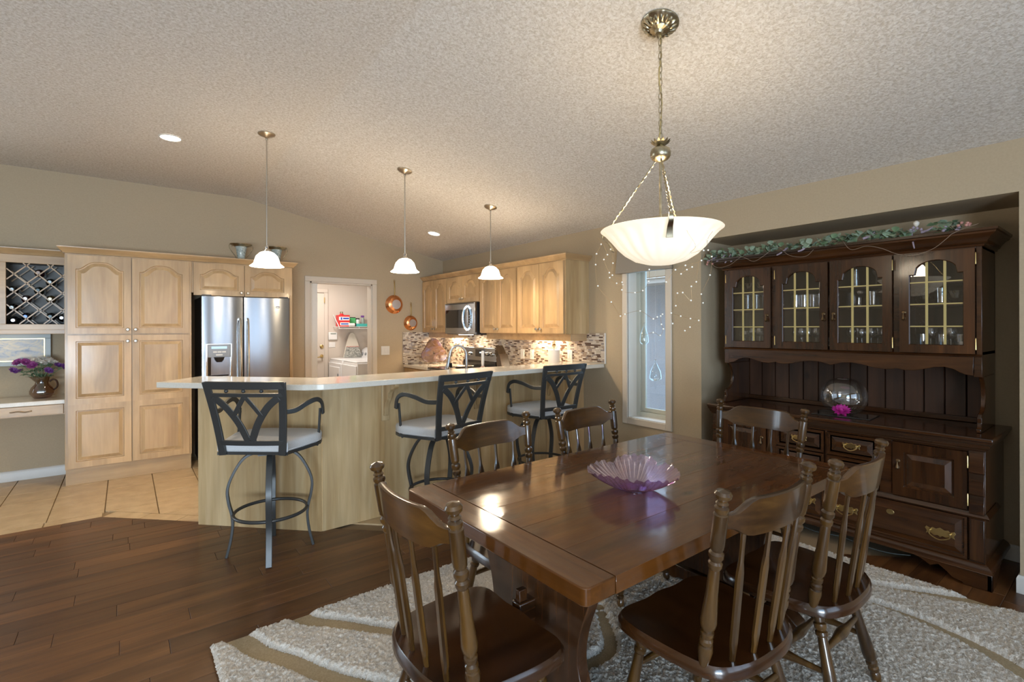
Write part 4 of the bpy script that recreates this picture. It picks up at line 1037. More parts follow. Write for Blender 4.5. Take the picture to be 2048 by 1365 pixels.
# copper pans on the wall
def pan_(x, z, r, hl, lab):
    t = thing('copper_pan', lab, 'pan', (x, A - .002, z), 0, 'copper pans on the wall')
    obj('bowl', G().lathe([(0, .0), (r * .72, .0), (r * .80, -.006), (r, -.042), (r * 1.03, -.044), (r * .97, -.038), (r * .76, -.010), (0, -.008)], 32, (0, -.046, 0), (0, -1, 0), caps=False), 'copper', t)
    obj('worn_base', G().lathe([(0, 0), (r * .52, 0), (r * .52, .002), (0, .002)], 24, (r * .12, -.0465, 0), (0, -1, 0), caps=False), 'tin', t)
    h = obj('handle', G().bar([(0, -.01, r * .95), (0, -.022, r + .03), (0, -.018, r + hl * .7), (0, -.012, r + hl - .02)], .016, .006, (0, 1, 0)), 'brass', t, bev=.002)
    obj('hanging_ring', G().tube([(.012 * math.cos(a), -.012, r + hl - .012 + .014 * math.sin(a)) for a in [2 * PI * i / 12 for i in range(12)]], .003, 6, True), 'brass', h)
pan_(3.001, 1.765, .128, .215, 'larger copper pan hanging higher on the wall near the doorway')
pan_(3.255, 1.503, .105, .19, 'smaller copper pan hanging lower, next to the wall cabinets')

# ------------------------------------------------------------------ breakfast bar
bar = thing('breakfast_bar', 'angled breakfast bar half wall clad in figured maple panels', 'bar')
BF = [(.423, 4.282), (1.091, 3.592), (W - .002, 3.655)]
BK = [(W - .002, 3.795), (1.15, 3.745), (.53, 4.385)]
obj('body', G().prism(BF + BK, 0.0, 1.028), 'bar', bar)
def panel(p, q, u0, u1, off=.006):
    p, q = Vector(p), Vector(q); d = (q - p).normalized(); n = Vector((d.y, -d.x)); L = (q - p).length
    a, b = p + d * u0 * L, p + d * u1 * L
    return G().prism([(a.x, a.y), (b.x, b.y), (b.x + n.x * off, b.y + n.y * off), (a.x + n.x * off, a.y + n.y * off)], .0005, 1.027)
obj('panel', panel(BF[0], BF[1], 0, .998), 'bar', bar)
for u0, u1 in ((.002, .175), (.1755, .5), (.5005, .8), (.8005, .965)): obj('panel', panel(BF[1], BF[2], u0, u1), 'bar', bar)
obj('end_stile', panel(BF[1], BF[2], .9655, .9985, .004), 'maple', bar)
# corbels under the overhang
def corbel(u):
    p, q = Vector(BF[1]), Vector(BF[2]); d = (q - p).normalized(); n = Vector((d.y, -d.x)); c = p + (q - p) * u
    ang = math.atan2(d.y, d.x)
    t = obj('corbel', G().prism([(0, .74), (-.02, .735), (-.03, .76), (-.03, .79), (-.05, .84), (-.085, .88), (-.095, .915), (-.13, .945), (-.185, .955), (-.205, .975), (-.205, .999), (0, .999)], -.018, .018, 'x'), 'bar', bar, bev=.003, loc=(c.x, c.y, 0), rot=(0, 0, ang))
    t.location = (c.x + n.x * .006, c.y + n.y * .006, 0.027)
    obj('backplate', G().box(-.032, .032, -.012, 0, .70, .999), 'bar', t, bev=.003)
for x in (1.565, 2.42, 3.265): corbel((x - BF[1][0]) / (BF[2][0] - BF[1][0]))
cnt = thing('bar_counter', 'cream quartz counter with rounded front corner on the breakfast bar', 'countertop')
front = [(.165, 4.15), (.90, 3.37)] + [tuple(v)[:2] for v in bez((.90, 3.37, 0), (.985, 3.28, 0), (1.12, 3.292, 0), 6)] + [(W - .002, 3.372)]
back = [(W - .002, 3.80), (1.118, 3.77), (.46, 4.475)]
obj('slab', G().prism(front + back, 1.029, 1.067), 'quartz', cnt, bev=.004)
plate('outlet_plate', 'white outlet on the left end of the breakfast bar', (.470, 4.335, .86), math.radians(-44), .07, .115, 'outlet')

# ------------------------------------------------------------------ ceiling lamps
def pendant(x, y, zc, lab):
    t = thing('pendant_lamp', lab, 'lamp', (x, y, 0), 0, 'pendant lamps over the bar')
    tilt = math.atan(KS) if x > XB else 0.0
    nrm = (-math.sin(tilt), 0, -math.cos(tilt))
    c = obj('canopy', G().lathe([(.064, .0), (.064, .006), (.055, .014), (.025, .024), (.012, .034)], 24, (0, 0, zc), nrm), 'nickel', t)
    obj('joint', G().ball((0, 0, zc - .045), .010), 'nickel', c)
    obj('rod', G().tube([(0, 0, zc - .04), (0, 0, 2.075)], .0055, 8), 'nickel', t)
    obj('socket_cap', G().lathe([(.010, 2.085), (.014, 2.075), (.010, 2.062), (.022, 2.045), (.034, 2.03)], 18), 'chrome', t)
    pr = [(.030, 2.037), (.052, 2.028), (.078, 2.0), (.090, 1.965), (.095, 1.945), (.112, 1.93), (.124, 1.921)]
    obj('shade', G().lathe(pr + [(r - .004, z - .002) for r, z in pr[::-1]], 36, caps=False), 'shade', t)
    obj('bulb', G().ball((0, 0, 1.985), .026, 12, 8), 'led', t)
    point('pendant_light', (x, y, 1.935), 8, WARM, .045)
pendant(.886, 4.295, CF, 'satin nickel pendant with bell glass shade, nearest the fridge')
pendant(1.93, 4.005, ceil_z(1.93), 'satin nickel pendant with bell glass shade, middle one over the bar')
pendant(2.85, 4.01, ceil_z(2.85), 'satin nickel pendant with bell glass shade, nearest the wall cabinets')
def downlight(x, y, lab, pw):
    t = thing('recessed_light', lab, 'light', (x, y, ceil_z(x)), 0, 'recessed lights')
    t.rotation_euler = (0, math.atan(KS) if x > XB else 0, 0)
    obj('trim_ring', G().lathe([(.078, -.001), (.080, -.006), (.070, -.008), (.066, -.001)], 28, caps=False), 'plastic', t)
    obj('lens', G().lathe([(0, -.004), (.067, -.004), (.067, -.002)], 28, caps=False), 'led', t)
    spot('downlight', (x, y, ceil_z(x) - .02), pw, WARM, 105, .7)
downlight(.291, 4.844, 'round lit recessed light in the flat ceiling above the pantry', 30)
downlight(3.003, 5.425, 'round lit recessed light in the sloped ceiling above the range', 6)

# ------------------------------------------------------------------ laundry things
wsh = M['enamel']
def machine(y0, lab, disp):
    t = thing('washing_machine' if disp else 'clothes_dryer', lab, 'appliance', (2.72, y0, 0), R90)
    obj('body', G().box(.0, .63, .02, .68, .02, .90), 'enamel', t, bev=.008)
    obj('front_panel', G().box(.012, .618, .0, .02, .06, .86), 'enamel', t, bev=.006)
    if not disp:
        d_ = obj('door', G().box(.06, .57, -.012, .0, .30, .80), 'enamel', t, bev=.01); obj('handle', G().box(.50, .53, -.025, -.012, .62, .70), 'greyp', d_, bev=.003)
    obj('lid', G().box(.02, .61, .02, .54, .90, .925), 'enamel', t, bev=.008)
    c = obj('control_panel', G().prism([(.54, .90), (.58, 1.05), (.64, 1.09), (.68, 1.09), (.68, .90)], .005, .625, 'x'), 'enamel', t, bev=.006)
    for i in range(4): obj('dial', G().lathe([(.026, 0), (.022, .02), (0, .021)], 14, (.10 + .14 * i, .562, .985), (0, -.97, .25)), 'greyp', c)
machine(7.93, 'white washing machine nearest the laundry doorway', True)
machine(8.575, 'white clothes dryer at the far end of the laundry', False)
ib = thing('ironing_board', 'ironing board with pale top and grey patterned skirt leaning on laundry wall', 'ironing board', (3.11, 8.50, .93))
P = [(-.165, 0), (.165, 0), (.10, .25), (.055, .385), (.03, .42), (0, .43), (-.03, .42), (-.055, .385), (-.10, .25)]
obj('board', G().prism(P, -.012, .012, 'y'), 'cream_cloth', ib, bev=.008, rot=(math.radians(-6), 0, 0))
obj('skirt', G().prism([(-.158, .002), (.158, .002), (.113, .175), (-.113, .175)], -.018, -.012, 'y'), 'print_cloth', ib, rot=(math.radians(-6), 0, 0))
obj('band', G().prism([(-.113, .175), (.113, .175), (.109, .188), (-.109, .188)], -.0175, -.012, 'y'), 'berry', ib, rot=(math.radians(-6), 0, 0))
ap = thing('alarm_keypad', 'white alarm keypad with small dark display on the laundry wall', 'keypad', (2.797, LY, 1.298))
obj('case', G().box(-.075, .075, -.025, -.0005, -.065, .065), 'plastic', ap, bev=.006); obj('screen', G().box(-.04, .052, -.027, -.025, .03, .05), 'lcdoff', ap); obj('flap', G().box(-.065, .065, -.028, -.025, -.055, .015), 'plastic', ap, bev=.003)
plate('switch_plate', 'white double switch plate under the alarm keypad', (2.788, LY, 1.148), 0, .11, .09, 'switch')
sh = thing('wire_shelf', 'white wire shelf holding laundry supplies on the laundry wall', 'shelf', (0, 0, 0))
for i in range(8): obj('wire', G().tube([(2.80, LY - .05 - .035 * i, 1.455), (3.495, LY - .05 - .035 * i, 1.455)], .003, 5), 'plastic', sh)
obj('front_lip', G().tube([(2.80, LY - .30, 1.425), (3.495, LY - .30, 1.425)], .004, 5), 'plastic', sh)
for x in (2.81, 3.15, 3.48): obj('bracket', G().tube([(x, LY - .004, 1.455), (x, LY - .30, 1.455), (x, LY - .30, 1.425)], .005, 6), 'plastic', sh)
obj('end_brace', G().tube([(2.81, LY - .004, 1.66), (2.81, LY - .29, 1.46)], .006, 6), 'plastic', sh)
rb = thing('detergent_box', 'red laundry detergent box with white and blue label on the wire shelf', 'box', (2.915, LY - .17, 1.459))
obj('carton', G().box(-.095, .095, -.07, .07, 0, .195), 'redbox', rb, bev=.003)
obj('label', G().box(-.088, .088, -.0725, -.07, .105, .165).box(-.07, .088, -.0725, -.07, .02, .07), 'plastic', rb); obj('lettering', G().box(-.06, -.035, -.074, -.0725, .115, .155).box(-.02, .08, -.074, -.0725, .125, .15).box(-.055, .07, -.074, -.0725, .035, .055), 'bluebox', rb)['kind'] = 'stuff'
rj = thing('detergent_jug', 'red jug with cap standing behind the red detergent box', 'jug', (2.93, LY - .06, 1.459))
obj('jug', G().lathe([(.05, 0), (.055, .02), (.055, .17), (.03, .215), (.022, .225)], 18), 'redbox', rj); obj('cap', G().lathe([(.024, .225), (.024, .255), (0, .256)], 14), 'bronze', rj)
tb = thing('dryer_sheet_box', 'long teal carton lying on the front of the wire shelf', 'box', (3.25, LY - .22, 1.459)); obj('carton', G().box(-.14, .14, -.05, .05, 0, .05), 'teal', tb, bev=.002); obj('label', G().box(.05, .12, -.052, -.05, .01, .04), 'green2', tb)
gb = thing('green_pouch', 'green and white pouch standing behind the teal carton', 'pouch', (3.10, LY - .10, 1.459)); obj('pouch', G().prism([(-.06, 0), (.06, 0), (.055, .15), (-.055, .15)], -.03, .03, 'y'), 'green2', gb, bev=.008); obj('clip', G().box(-.058, .058, -.012, .012, .15, .162), 'black', gb)
wb_ = thing('white_canister', 'white canister with black lid lying beside the teal carton', 'canister', (3.045, LY - .25, 1.489)); obj('can', G().lathe([(.028, 0), (.028, .09)], 16, (-.05, 0, 0), (1, 0, 0)), 'plastic', wb_); obj('lid', G().lathe([(.029, 0), (.029, .02)], 16, (.04, 0, 0), (1, 0, 0)), 'black', wb_)
jr = thing('glass_jar', 'white jar with green label behind the teal carton', 'jar', (3.20, LY - .09, 1.459)); obj('jar', G().lathe([(.035, 0), (.038, .01), (.038, .11), (.03, .125)], 16), 'plastic', jr); obj('lid', G().lathe([(.033, .125), (.033, .145), (0, .146)], 16), 'black', jr)
sb = thing('spray_bottle', 'slim clear spray bottle with violet top on the wire shelf', 'bottle', (3.30, LY - .08, 1.459)); obj('bottle', G().lathe([(.03, 0), (.032, .01), (.03, .12), (.012, .16)], 14), 'lcdoff', sb); obj('trigger', G().box(-.035, .02, -.012, .012, .16, .195), 'violet', sb, bev=.004)

# ================================================================== DINING AREA
# ---- rug: flat backing, thick pile with carved swirling bands
rug = thing('rug', 'thick cream shag rug with carved tan swirl bands under the dining table', 'rug')
RX0, RX1, RY0, RY1 = .295, 3.475, -.10, 2.575
obj('backing', G().box(RX0 + .004, RX1 - .004, RY0, RY1 - .004, .0008, .009), 'backing', rug)
BANDS = [([(.38, 2.62), (.43, 2.50), (.47, 2.385), (.56, 2.24), (.625, 2.10), (.715, 1.96), (.86, 1.78), (1.1, 1.58), (1.4, 1.42)], .052, .036),
         ([(.66, 2.62), (.705, 2.50), (.80, 2.395), (.89, 2.283), (1.02, 2.13), (1.25, 1.92), (1.5, 1.75)], .050, .03),
         ([(3.02, 1.3), (3.20, .997), (3.28, .847), (3.35, .728), (3.42, .60), (3.50, .48)], .010, .05),
         ([(3.01, 1.15), (3.017, .94), (3.022, .836), (3.02, .69), (2.977, .50), (2.89, .334), (2.68, .08), (2.4, -.15)], .008, .065),
         ([(2.05, 1.95), (1.83, 1.64), (1.69, 1.475), (1.54, 1.455), (1.2, 1.5)], .03, .04),
         ([(2.9, 2.62), (2.6, 2.3), (2.2, 2.1), (1.7, 2.05)], .05, .03),
         ([(1.9, .9), (2.1, .5), (2.0, .2), (1.7, -.1)], .05, .05)]
BP = []
for pts, w0, w1 in BANDS:
    c = cat([(x, y, 0) for x, y in pts], 7); n = len(c)
    BP.append([(p.x, p.y, w0 + (w1 - w0) * i / (n - 1)) for i, p in enumerate(c)])
def band_d(x, y):
    best = 1.0
    for b in BP:
        for (px, py, w) in b:
            dx, dy = x - px, y - py
            if dx > .14 or dx < -.14 or dy > .14 or dy < -.14: continue
            d = math.sqrt(dx * dx + dy * dy) - w
            if d < best: best = d
    return best
g = G(); st = .0066; nx, ny = int((RX1 - RX0) / st), int((RY1 - RY0) / st)
rg_ = random.Random(21); idx = {}
def edge_j(t): return .006 * math.sin(t * 61) + .004 * math.sin(t * 143 + 1)
hv = {}
for i in range(nx + 1):
    x = RX0 + st * i
    for j in range(ny + 1):
        y = RY0 + st * j
        d = band_d(x, y) if True else 1
        e = min(x - RX0, RX1 - x, RY1 - y) + .002
        if d < -.012: continue
        k = 1.0
        if d < .014: k = max(0.0, (d + .004) / .018)
        if e < .02: k *= max(.12, e / .02)
        h = .009 + (.021 * k ** .6 if k > 0 else -.003) + rg_.uniform(-.0068, .0068) * (1 if k > .3 else .3)
        idx[(i, j)] = len(g.v)
        g.v.append((x + rg_.uniform(-.0028, .0028), y + rg_.uniform(-.0028, .0028), h))
for i in range(nx):
    for j in range(ny):
        q = [(i, j), (i + 1, j), (i + 1, j + 1), (i, j + 1)]
        if all(p in idx for p in q): g.f.append(tuple(idx[p] for p in q))
me = bpy.data.meshes.new('pile'); me.from_pydata(g.v, [], g.f); me.materials.append(M['pile'])
me.polygons.foreach_set('use_smooth', [True] * len(me.polygons)); me.update()
po = obj('pile', me, None, rug); po['kind'] = 'stuff'
RUGZ = .024

# ---- trestle table
TX0, TX1, TY0, TY1, TZ = .925, 2.733, .889, 1.907, .760
tb_ = thing('dining_table', 'dark pine trestle dining table with breadboard ends on the rug', 'table')
bw = .118
nb_ = 5
for i in range(nb_):
    ya, yb_ = TY0 + (TY1 - TY0) * i / nb_, TY0 + (TY1 - TY0) * (i + 1) / nb_
    obj('plank', G().box(TX0 + bw + .0012, TX1 - bw - .0012, ya + .0002, yb_ - .0002, TZ - .05, TZ), 'tabletop', tb_, bev=.0008, seg=1)
def rbox(x0, x1, y0, y1, r, left):
    n = 5; P = []
    if left:
        P = [(x1, y0), (x1, y1)] + [(x0 + r - r * math.sin(PI / 2 * k / n), y1 - r + r * math.cos(PI / 2 * k / n)) for k in range(n + 1)] + [(x0 + r - r * math.cos(PI / 2 * k / n), y0 + r - r * math.sin(PI / 2 * k / n)) for k in range(n + 1)]
    else:
        P = [(x0, y1), (x0, y0)] + [(x1 - r + r * math.sin(PI / 2 * k / n), y0 + r - r * math.cos(PI / 2 * k / n)) for k in range(n + 1)] + [(x1 - r + r * math.cos(PI / 2 * k / n), y1 - r + r * math.sin(PI / 2 * k / n)) for k in range(n + 1)]
    return P
for P, nme in ((rbox(TX0, TX0 + bw, TY0, TY1, .022, True), 'l'), (rbox(TX1 - bw, TX1, TY0, TY1, .022, False), 'r')):
    cx = sum(p[0] for p in P) / len(P); cy = sum(p[1] for p in P) / len(P)
    Q = [(p[1] - cy, -(p[0] - cx)) for p in P]          # drawn along local x so that the grain runs along the board
    obj('breadboard_end', G().prism(Q, TZ - .05, TZ), 'tabletop', tb_, bev=.004, loc=(cx, cy, 0), rot=(0, 0, PI / 2))
hw = [(.345, .71), (.335, .66), (.312, .60), (.287, .53), (.25, .43), (.235, .345), (.245, .28), (.28, .20), (.325, .14), (.335, .11)]
YC = (TY0 + TY1) / 2
P = [(p.x, p.y) for p in cat([(h, z, 0) for h, z in hw], 4)]
P = P + [(-x, z) for x, z in P[::-1]]
for xa in (1.170, 2.440):
    tr = obj('trestle', G().prism([(YC + a, z) for a, z in P], xa, xa + .048, 'x'), 'pine_z', tb_, bev=.004)
    obj('foot', G().prism([(YC - .40, RUGZ), (YC - .40, .06), (YC - .34, .105), (YC + .34, .105), (YC + .40, .06), (YC + .40, RUGZ), (YC + .25, RUGZ), (YC + .22, .04), (YC - .22, .04), (YC - .25, RUGZ)], xa - .02, xa + .068, 'x'), 'pine_z', tr, bev=.004)
    obj('top_cleat', G().box(xa - .015, xa + .063, YC - .43, YC + .43, .672, .71), 'pine_z', tr, bev=.004)
obj('stretcher', G().box(1.098, 2.545, YC - .024, YC + .024, .33, .45), 'pine_y', tb_, bev=.006)
for xa in (1.125, 2.515): obj('wedge', G().prism([(xa - .012, .30), (xa + .012, .30), (xa + .018, .49), (xa - .018, .49)], YC - .012, YC + .012, 'y'), 'pine_z', tb_, bev=.002)

# ---- arrow-back chairs: local +y is where the sitter faces
def mk_chair():
    t = thing('dining_chair', '', 'chair', (0, 0, 0), 0, 'arrow-back dining chairs')
    # saddle seat
    SO = cat([(-.235, -.12, 0), (-.20, -.185, 0), (-.11, -.222, 0), (0, -.23, 0), (.11, -.222, 0), (.20, -.185, 0), (.235, -.12, 0), (.252, .0, 0), (.256, .10, 0), (.24, .175, 0), (.19, .205, 0), (.08, .20, 0), (0, .208, 0), (-.08, .20, 0), (-.19, .205, 0), (-.24, .175, 0), (-.256, .10, 0), (-.252, .0, 0)], 3, True)
    g = G(); n = len(SO); rings = [(.93, .398), (1.0, .408), (1.0, .432), (.965, .445), (.80, .441), (.5, .432), (.2, .431)]
    for k, z in rings:
        for p in SO: g.v.append((p.x * k, p.y * k - .01 * (1 - k), z))
    for r in range(len(rings) - 1):
        for i in range(n): g.f.append((r * n + i, r * n + (i + 1) % n, (r + 1) * n + (i + 1) % n, (r + 1) * n + i))
    g.f.append(tuple(range(n))[::-1]); g.f.append(tuple(range((len(rings) - 1) * n, len(rings) * n)))
    obj('seat', g, 'seat', t, angle=50)
    PP = [(0, .012), (.03, .016), (.09, .0215), (.12, .020), (.126, .015), (.135, .019), (.155, .019), (.165, .014), (.18, .019), (.20, .019), (.206, .0135), (.23, .021), (.26, .0238), (.31, .022), (.42, .0175), (.55, .0155), (.562, .0145), (.575, .019), (.598, .020), (.61, .015), (.63, .021), (.652, .021), (.665, .0145), (.68, .0195), (.69, .019), (.70, .0205), (.865, .0205), (.872, .016), (.886, .020), (.902, .020), (.912, .0135), (.924, .018), (.935, .0125), (.945, .0145), (.957, .0225), (.975, .0245), (.990, .019), (1, .0)]
    for s in (-1, 1): obj('back_post', G().turned((s * .215, -.135, .437), (s * .247, -.222, .983), PP, 16), 'chair_z', t)
    # crest rail between the posts, curved backwards
    g = G(); N = 24; hw_ = .232
    for i in range(N + 1):
        u = -1 + 2 * i / N; x = u * hw_; y = -.207 - .052 * (1 - u * u)
        a = abs(u); s_ = 1 if a < .58 else (0 if a > .9 else .5 + .5 * math.cos(PI * (a - .58) / .32))
        zt = .908 + .040 * s_; zb = .862 - .030 * (1 if a < .6 else (0 if a > .92 else .5 + .5 * math.cos(PI * (a - .6) / .32)))
        lean = .16
        for yy, zz in ((y - .011, zb + .003), (y - .011, zt - .004), (y - .006, zt), (y + .006, zt), (y + .011, zt - .004), (y + .011, zb + .003), (y, zb)):
            g.v.append((x, yy - lean * (zz - .89), zz))
    for i in range(N):
        for j in range(7): g.f.append((i * 7 + j, (i + 1) * 7 + j, (i + 1) * 7 + (j + 1) % 7, i * 7 + (j + 1) % 7))
    g.f.append(tuple(range(7))); g.f.append(tuple(range(N * 7, N * 7 + 7))[::-1])
    obj('crest_rail', g, 'chair_x', t)
    for xb_, xt in ((-.135, -.158), (-.046, -.054), (.046, .054), (.135, .158)):
        yb_ = -.15 - .042 * (1 - (xb_ / .215) ** 2); yt = -.207 - .052 * (1 - (xt / .232) ** 2) - .0
        p0, p1 = Vector((xb_, yb_, .432)), Vector((xt, yt + .008, .845))
        g = G(); ws = [(0, .0075, .0075), (.10, .009, .009), (.17, .017, .009), (.66, .0165, .009), (.70, .0155, .009), (.78, .0075, .0075), (.88, .0068, .0068), (1, .0075, .0075)]
        d = (p1 - p0).normalized(); sx = Vector((1, 0, 0)); sy = d.cross(sx).normalized()
        for tt, w_, th in ws:
            c = p0 + (p1 - p0) * tt
            for k in range(8):
                a = 2 * PI * (k + .5) / 8; ca, sa = math.cos(a), math.sin(a)
                g.v.append(tuple(c + sx * (w_ * (1 if ca > 0 else -1) * min(1, abs(ca) * 1.3)) + sy * (th * sa)))
        for r in range(len(ws) - 1):
            for k in range(8): g.f.append((r * 8 + k, r * 8 + (k + 1) % 8, (r + 1) * 8 + (k + 1) % 8, (r + 1) * 8 + k))
        obj('spindle', g, 'chair_z', t, angle=30)
    LP = [(0, .013), (.03, .017), (.07, .019), (.10, .015), (.115, .019), (.14, .0195), (.155, .015), (.17, .020), (.20, .021), (.215, .016), (.235, .0225), (.30, .0245), (.50, .0205), (.70, .017), (.76, .016), (.775, .021), (.80, .021), (.815, .0155), (.835, .021), (.87, .0215), (.885, .0165), (.93, .019), (1, .019)]
    LEG = {}
    for sx in (-1, 1):
        for top, bot, nm_ in (((sx * .165, .125, .405), (sx * .212, .185, RUGZ), 'f'), ((sx * .150, -.125, .405), (sx * .205, -.215, RUGZ), 'r')):
            obj('leg', G().turned(bot, top, LP, 14), 'chair_z', t); LEG[(sx, nm_)] = (Vector(top), Vector(bot))
    SP = [(0, .009), (.1, .010), (.3, .0125), (.42, .018), (.5, .020), (.58, .018), (.7, .0125), (.9, .010), (1, .009)]
    def at(k, z):
        a, b = LEG[k]; u = (z - b.z) / (a.z - b.z); return b + (a - b) * u
    sm = []
    for sx in (-1, 1):
        a, b = at((sx, 'f'), .20), at((sx, 'r'), .20); obj('stretcher', G().turned(a, b, SP, 12), 'chair_z', t); sm.append((a + b) / 2)
    obj('stretcher', G().turned(sm[0], sm[1], SP, 12), 'chair_z', t)
    obj('stretcher', G().turned(at((-1, 'f'), .27), at((1, 'f'), .27), SP, 12), 'chair_z', t)
    obj('stretcher', G().turned(at((-1, 'r'), .27), at((1, 'r'), .27), SP, 12), 'chair_z', t)
    return t
ch0 = mk_chair()
CH = [((.885, 1.350), -PI / 2, 'dark pine arrow-back chair at the table end opposite the hutch'),
      ((1.465, 1.822), PI - math.radians(-4.5), 'dark pine arrow-back chair in front of the middle bar stool'),
      ((2.165, 1.840), PI - math.radians(-3.2), 'dark pine arrow-back chair on the bar side, nearest the window'),
      ((2.728, 1.420), PI / 2, 'dark pine arrow-back chair with big knot, at the table end before the hutch'),
      ((1.562, .936), math.radians(-3), 'dark pine arrow-back chair closest to the camera on the near table side'),
      ((2.142, .883), math.radians(1), 'dark pine arrow-back chair on the near side, closer to the hutch')]
for i, ((x, y), a, lab) in enumerate(CH):
    c = ch0 if i == 0 else copy_tree(ch0)
    c.location = (x, y, 0); c.rotation_euler = (0, 0, a); c['label'] = lab

# ---- petal bowl on the table
pb = thing('glass_bowl', 'lavender ribbed glass bowl shaped like an open flower on the table', 'bowl', (1.665, 1.325, TZ + .001))
g = G(); NT, NR = 540, 14
def petal(th, u):
    """th angle, u 0 centre .. 1 rim -> radius and height"""
    k = 5; ph = (th * k / (2 * PI)) % 1.0; e = abs(2 * ph - 1)        # 1 at petal edge, 0 at its middle
    R = .190 * (1 - .17 * e ** 5) * (1 + .02 * math.sin(3 * th + 1))
    ru = .052 + (R - .052) * u
    z = .004 + .078 * u ** 1.5 + .012 * math.sin(2 * th + .5) * u ** 2 - .020 * e ** 4 * u
    rib = (abs(math.sin(th * 27 + 1.2 * math.sin(5 * th))) ** .6 - .6) * .0052 * min(1, u * 2)
    wav = math.sin(th * 31) * .004 * max(0, u - .8) * 5
    return ru, z + rib + wav
for j in range(NR + 1):
    for i in range(NT):
        th = 2 * PI * i / NT; r, z = petal(th, j / NR); g.v.append((r * math.cos(th), r * math.sin(th), z))
for j in range(NR):
    for i in range(NT): g.f.append((j * NT + i, j * NT + (i + 1) % NT, (j + 1) * NT + (i + 1) % NT, (j + 1) * NT + i))
o = len(g.v); 
g.v.append((0, 0, .006)); g.f += [(o, (i + 1) % NT, i) for i in range(NT)]
b_ = obj('petals', g, 'lavender', pb, angle=180)
obj('foot', G().lathe([(.055, 0), (.055, .005), (.045, .006)], 32), 'lavender', pb)

# ---- bar stools: local +y is where the sitter faces
def mk_stool():
    t = thing('bar_stool', '', 'stool', (0, 0, 0), 0, 'swivel bar stools at the breakfast bar')
    SZ = .672
    so = [(-.19, -.20), (.19, -.20), (.205, -.19), (.275, .06), (.272, .13), (.235, .205), (.12, .232), (-.12, .232), (-.235, .205), (-.272, .13), (-.275, .06), (-.205, -.19)]
    so = [(p.x, p.y) for p in cat([(a, b, 0) for a, b in so], 2, True)]
    g = G(); n = len(so); rg = [(.97, SZ + .012), (1.0, SZ + .025), (1.005, SZ + .055), (.985, SZ + .070), (.9, SZ + .076), (.4, SZ + .078)]
    for k, z in rg:
        for p in so: g.v.append((p[0] * k, p[1] * k, z))
    for r in range(len(rg) - 1):
        for i in range(n): g.f.append((r * n + i, r * n + (i + 1) % n, (r + 1) * n + (i + 1) % n, (r + 1) * n + i))
    g.f.append(tuple(range(n))[::-1]); g.f.append(tuple(range((len(rg) - 1) * n, len(rg) * n)))
    cu = obj('seat_cushion', g, 'fabric', t, angle=60)
    obj('piping', G().tube([(p[0] * 1.0, p[1] * 1.0, SZ + .022) for p in so], .003, 6, True), 'fabric', cu)
    obj('seat_frame', G().bar([(p[0] * .985, p[1] * .985, SZ + .004) for p in so], .012, .018, (0, 0, 1), True).box(-.17, .17, -.02, .02, SZ - .006, SZ + .004), 'iron', t)
    # back
    def bk(x, z):
        u = (z - SZ) / .45; return Vector((x, -.205 - .10 * u - .018 * (1 - (x / .22) ** 2) + .012 * math.sin(u * PI), z))
    def wid(z): return .182 + .046 * (z - SZ) / .45
    for s in (-1, 1):
        obj('back_upright', G().bar([bk(s * wid(z), z) for z in [SZ - .005 + .452 * i / 10 for i in range(11)]], .045, .014, (0, 1, .2)), 'iron', t, bev=.003)
    def rail(z, h, nm):
        w_ = wid(z) + .012
        obj(nm, G().sweep([bk(w_ * (-1 + 2 * i / 12), z) for i in range(13)], [(-.007, -h / 2), (.007, -h / 2), (.007, h / 2), (-.007, h / 2)], (0, -.2, 1)), 'iron', t, bev=.002)
    rail(1.0975, .046, 'top_rail'); rail(1.040, .022, 'middle_rail'); rail(.745, .030, 'bottom_rail')
    for x in (-.105, .0, .105): obj('ball', G().ball(bk(x, 1.065), .012, 10, 7), 'iron', t)
    def curve(pts, w_):
        c = cat([(a, b, 0) for a, b in pts], 6); return G().bar([bk(p.x, p.y) for p in c], w_, .009, (0, 1, .2))
    for s in (-1, 1):
        obj('curved_slat', curve([(s * .195, 1.025), (s * .125, .965), (s * .06, .87), (s * .012, .758)], .042), 'iron', t, bev=.002)
        obj('short_slat', curve([(s * .002, 1.032), (s * .045, .97), (s * .088, .905)], .026), 'iron', t, bev=.002)
    # arms
    for s in (-1, 1):
        a0 = bk(s * wid(.935), .935)
        pth = cat([a0, (s * .235, -.15, .930), (s * .262, -.05, .958), (s * .278, .05, .968), (s * .285, .115, .935), (s * .285, .135, .86)], 6)
        ar = obj('arm', G().bar(pth, .030, .014, (s * 1, 0, .15)), 'iron', t, bev=.004)
        obj('arm_post', G().bar([(s * .272, .118, .90), (s * .270, .095, SZ + .03), (s * .268, .075, SZ - .012)], .018, .012, (s * 1, 0, 0)), 'iron', ar, bev=.002)
    return t
def mk_stool_base(t, yaw):
    pv = obj('swivel', G().lathe([(.05, .640), (.05, .665), (.03, .668)], 18).box(-.07, .07, -.07, .07, .630, .642), 'iron', t, rot=(0, 0, yaw))
    for k in range(4):
        a = k * PI / 2
        P = [(.055, .640), (.12, .632), (.172, .59), (.222, .50), (.245, .42), (.238, .34), (.222, .27), (.216, .20), (.228, .10), (.252, .0)]
        c = cat([(x * math.cos(a), x * math.sin(a), z) for x, z in P], 5)
        up = (-math.sin(a), math.cos(a), 0)
        obj('leg', G().sweep(c, [(-.008, -.0175), (.008, -.0175), (.008, .0175), (-.008, .0175)], up), 'iron', t, bev=.002, rot=(0, 0, yaw))
    obj('foot_ring', G().tube([(.214 * math.cos(2 * PI * i / 48), .214 * math.sin(2 * PI * i / 48), .262) for i in range(48)], .0105, 10, True), 'iron', t, rot=(0, 0, yaw))
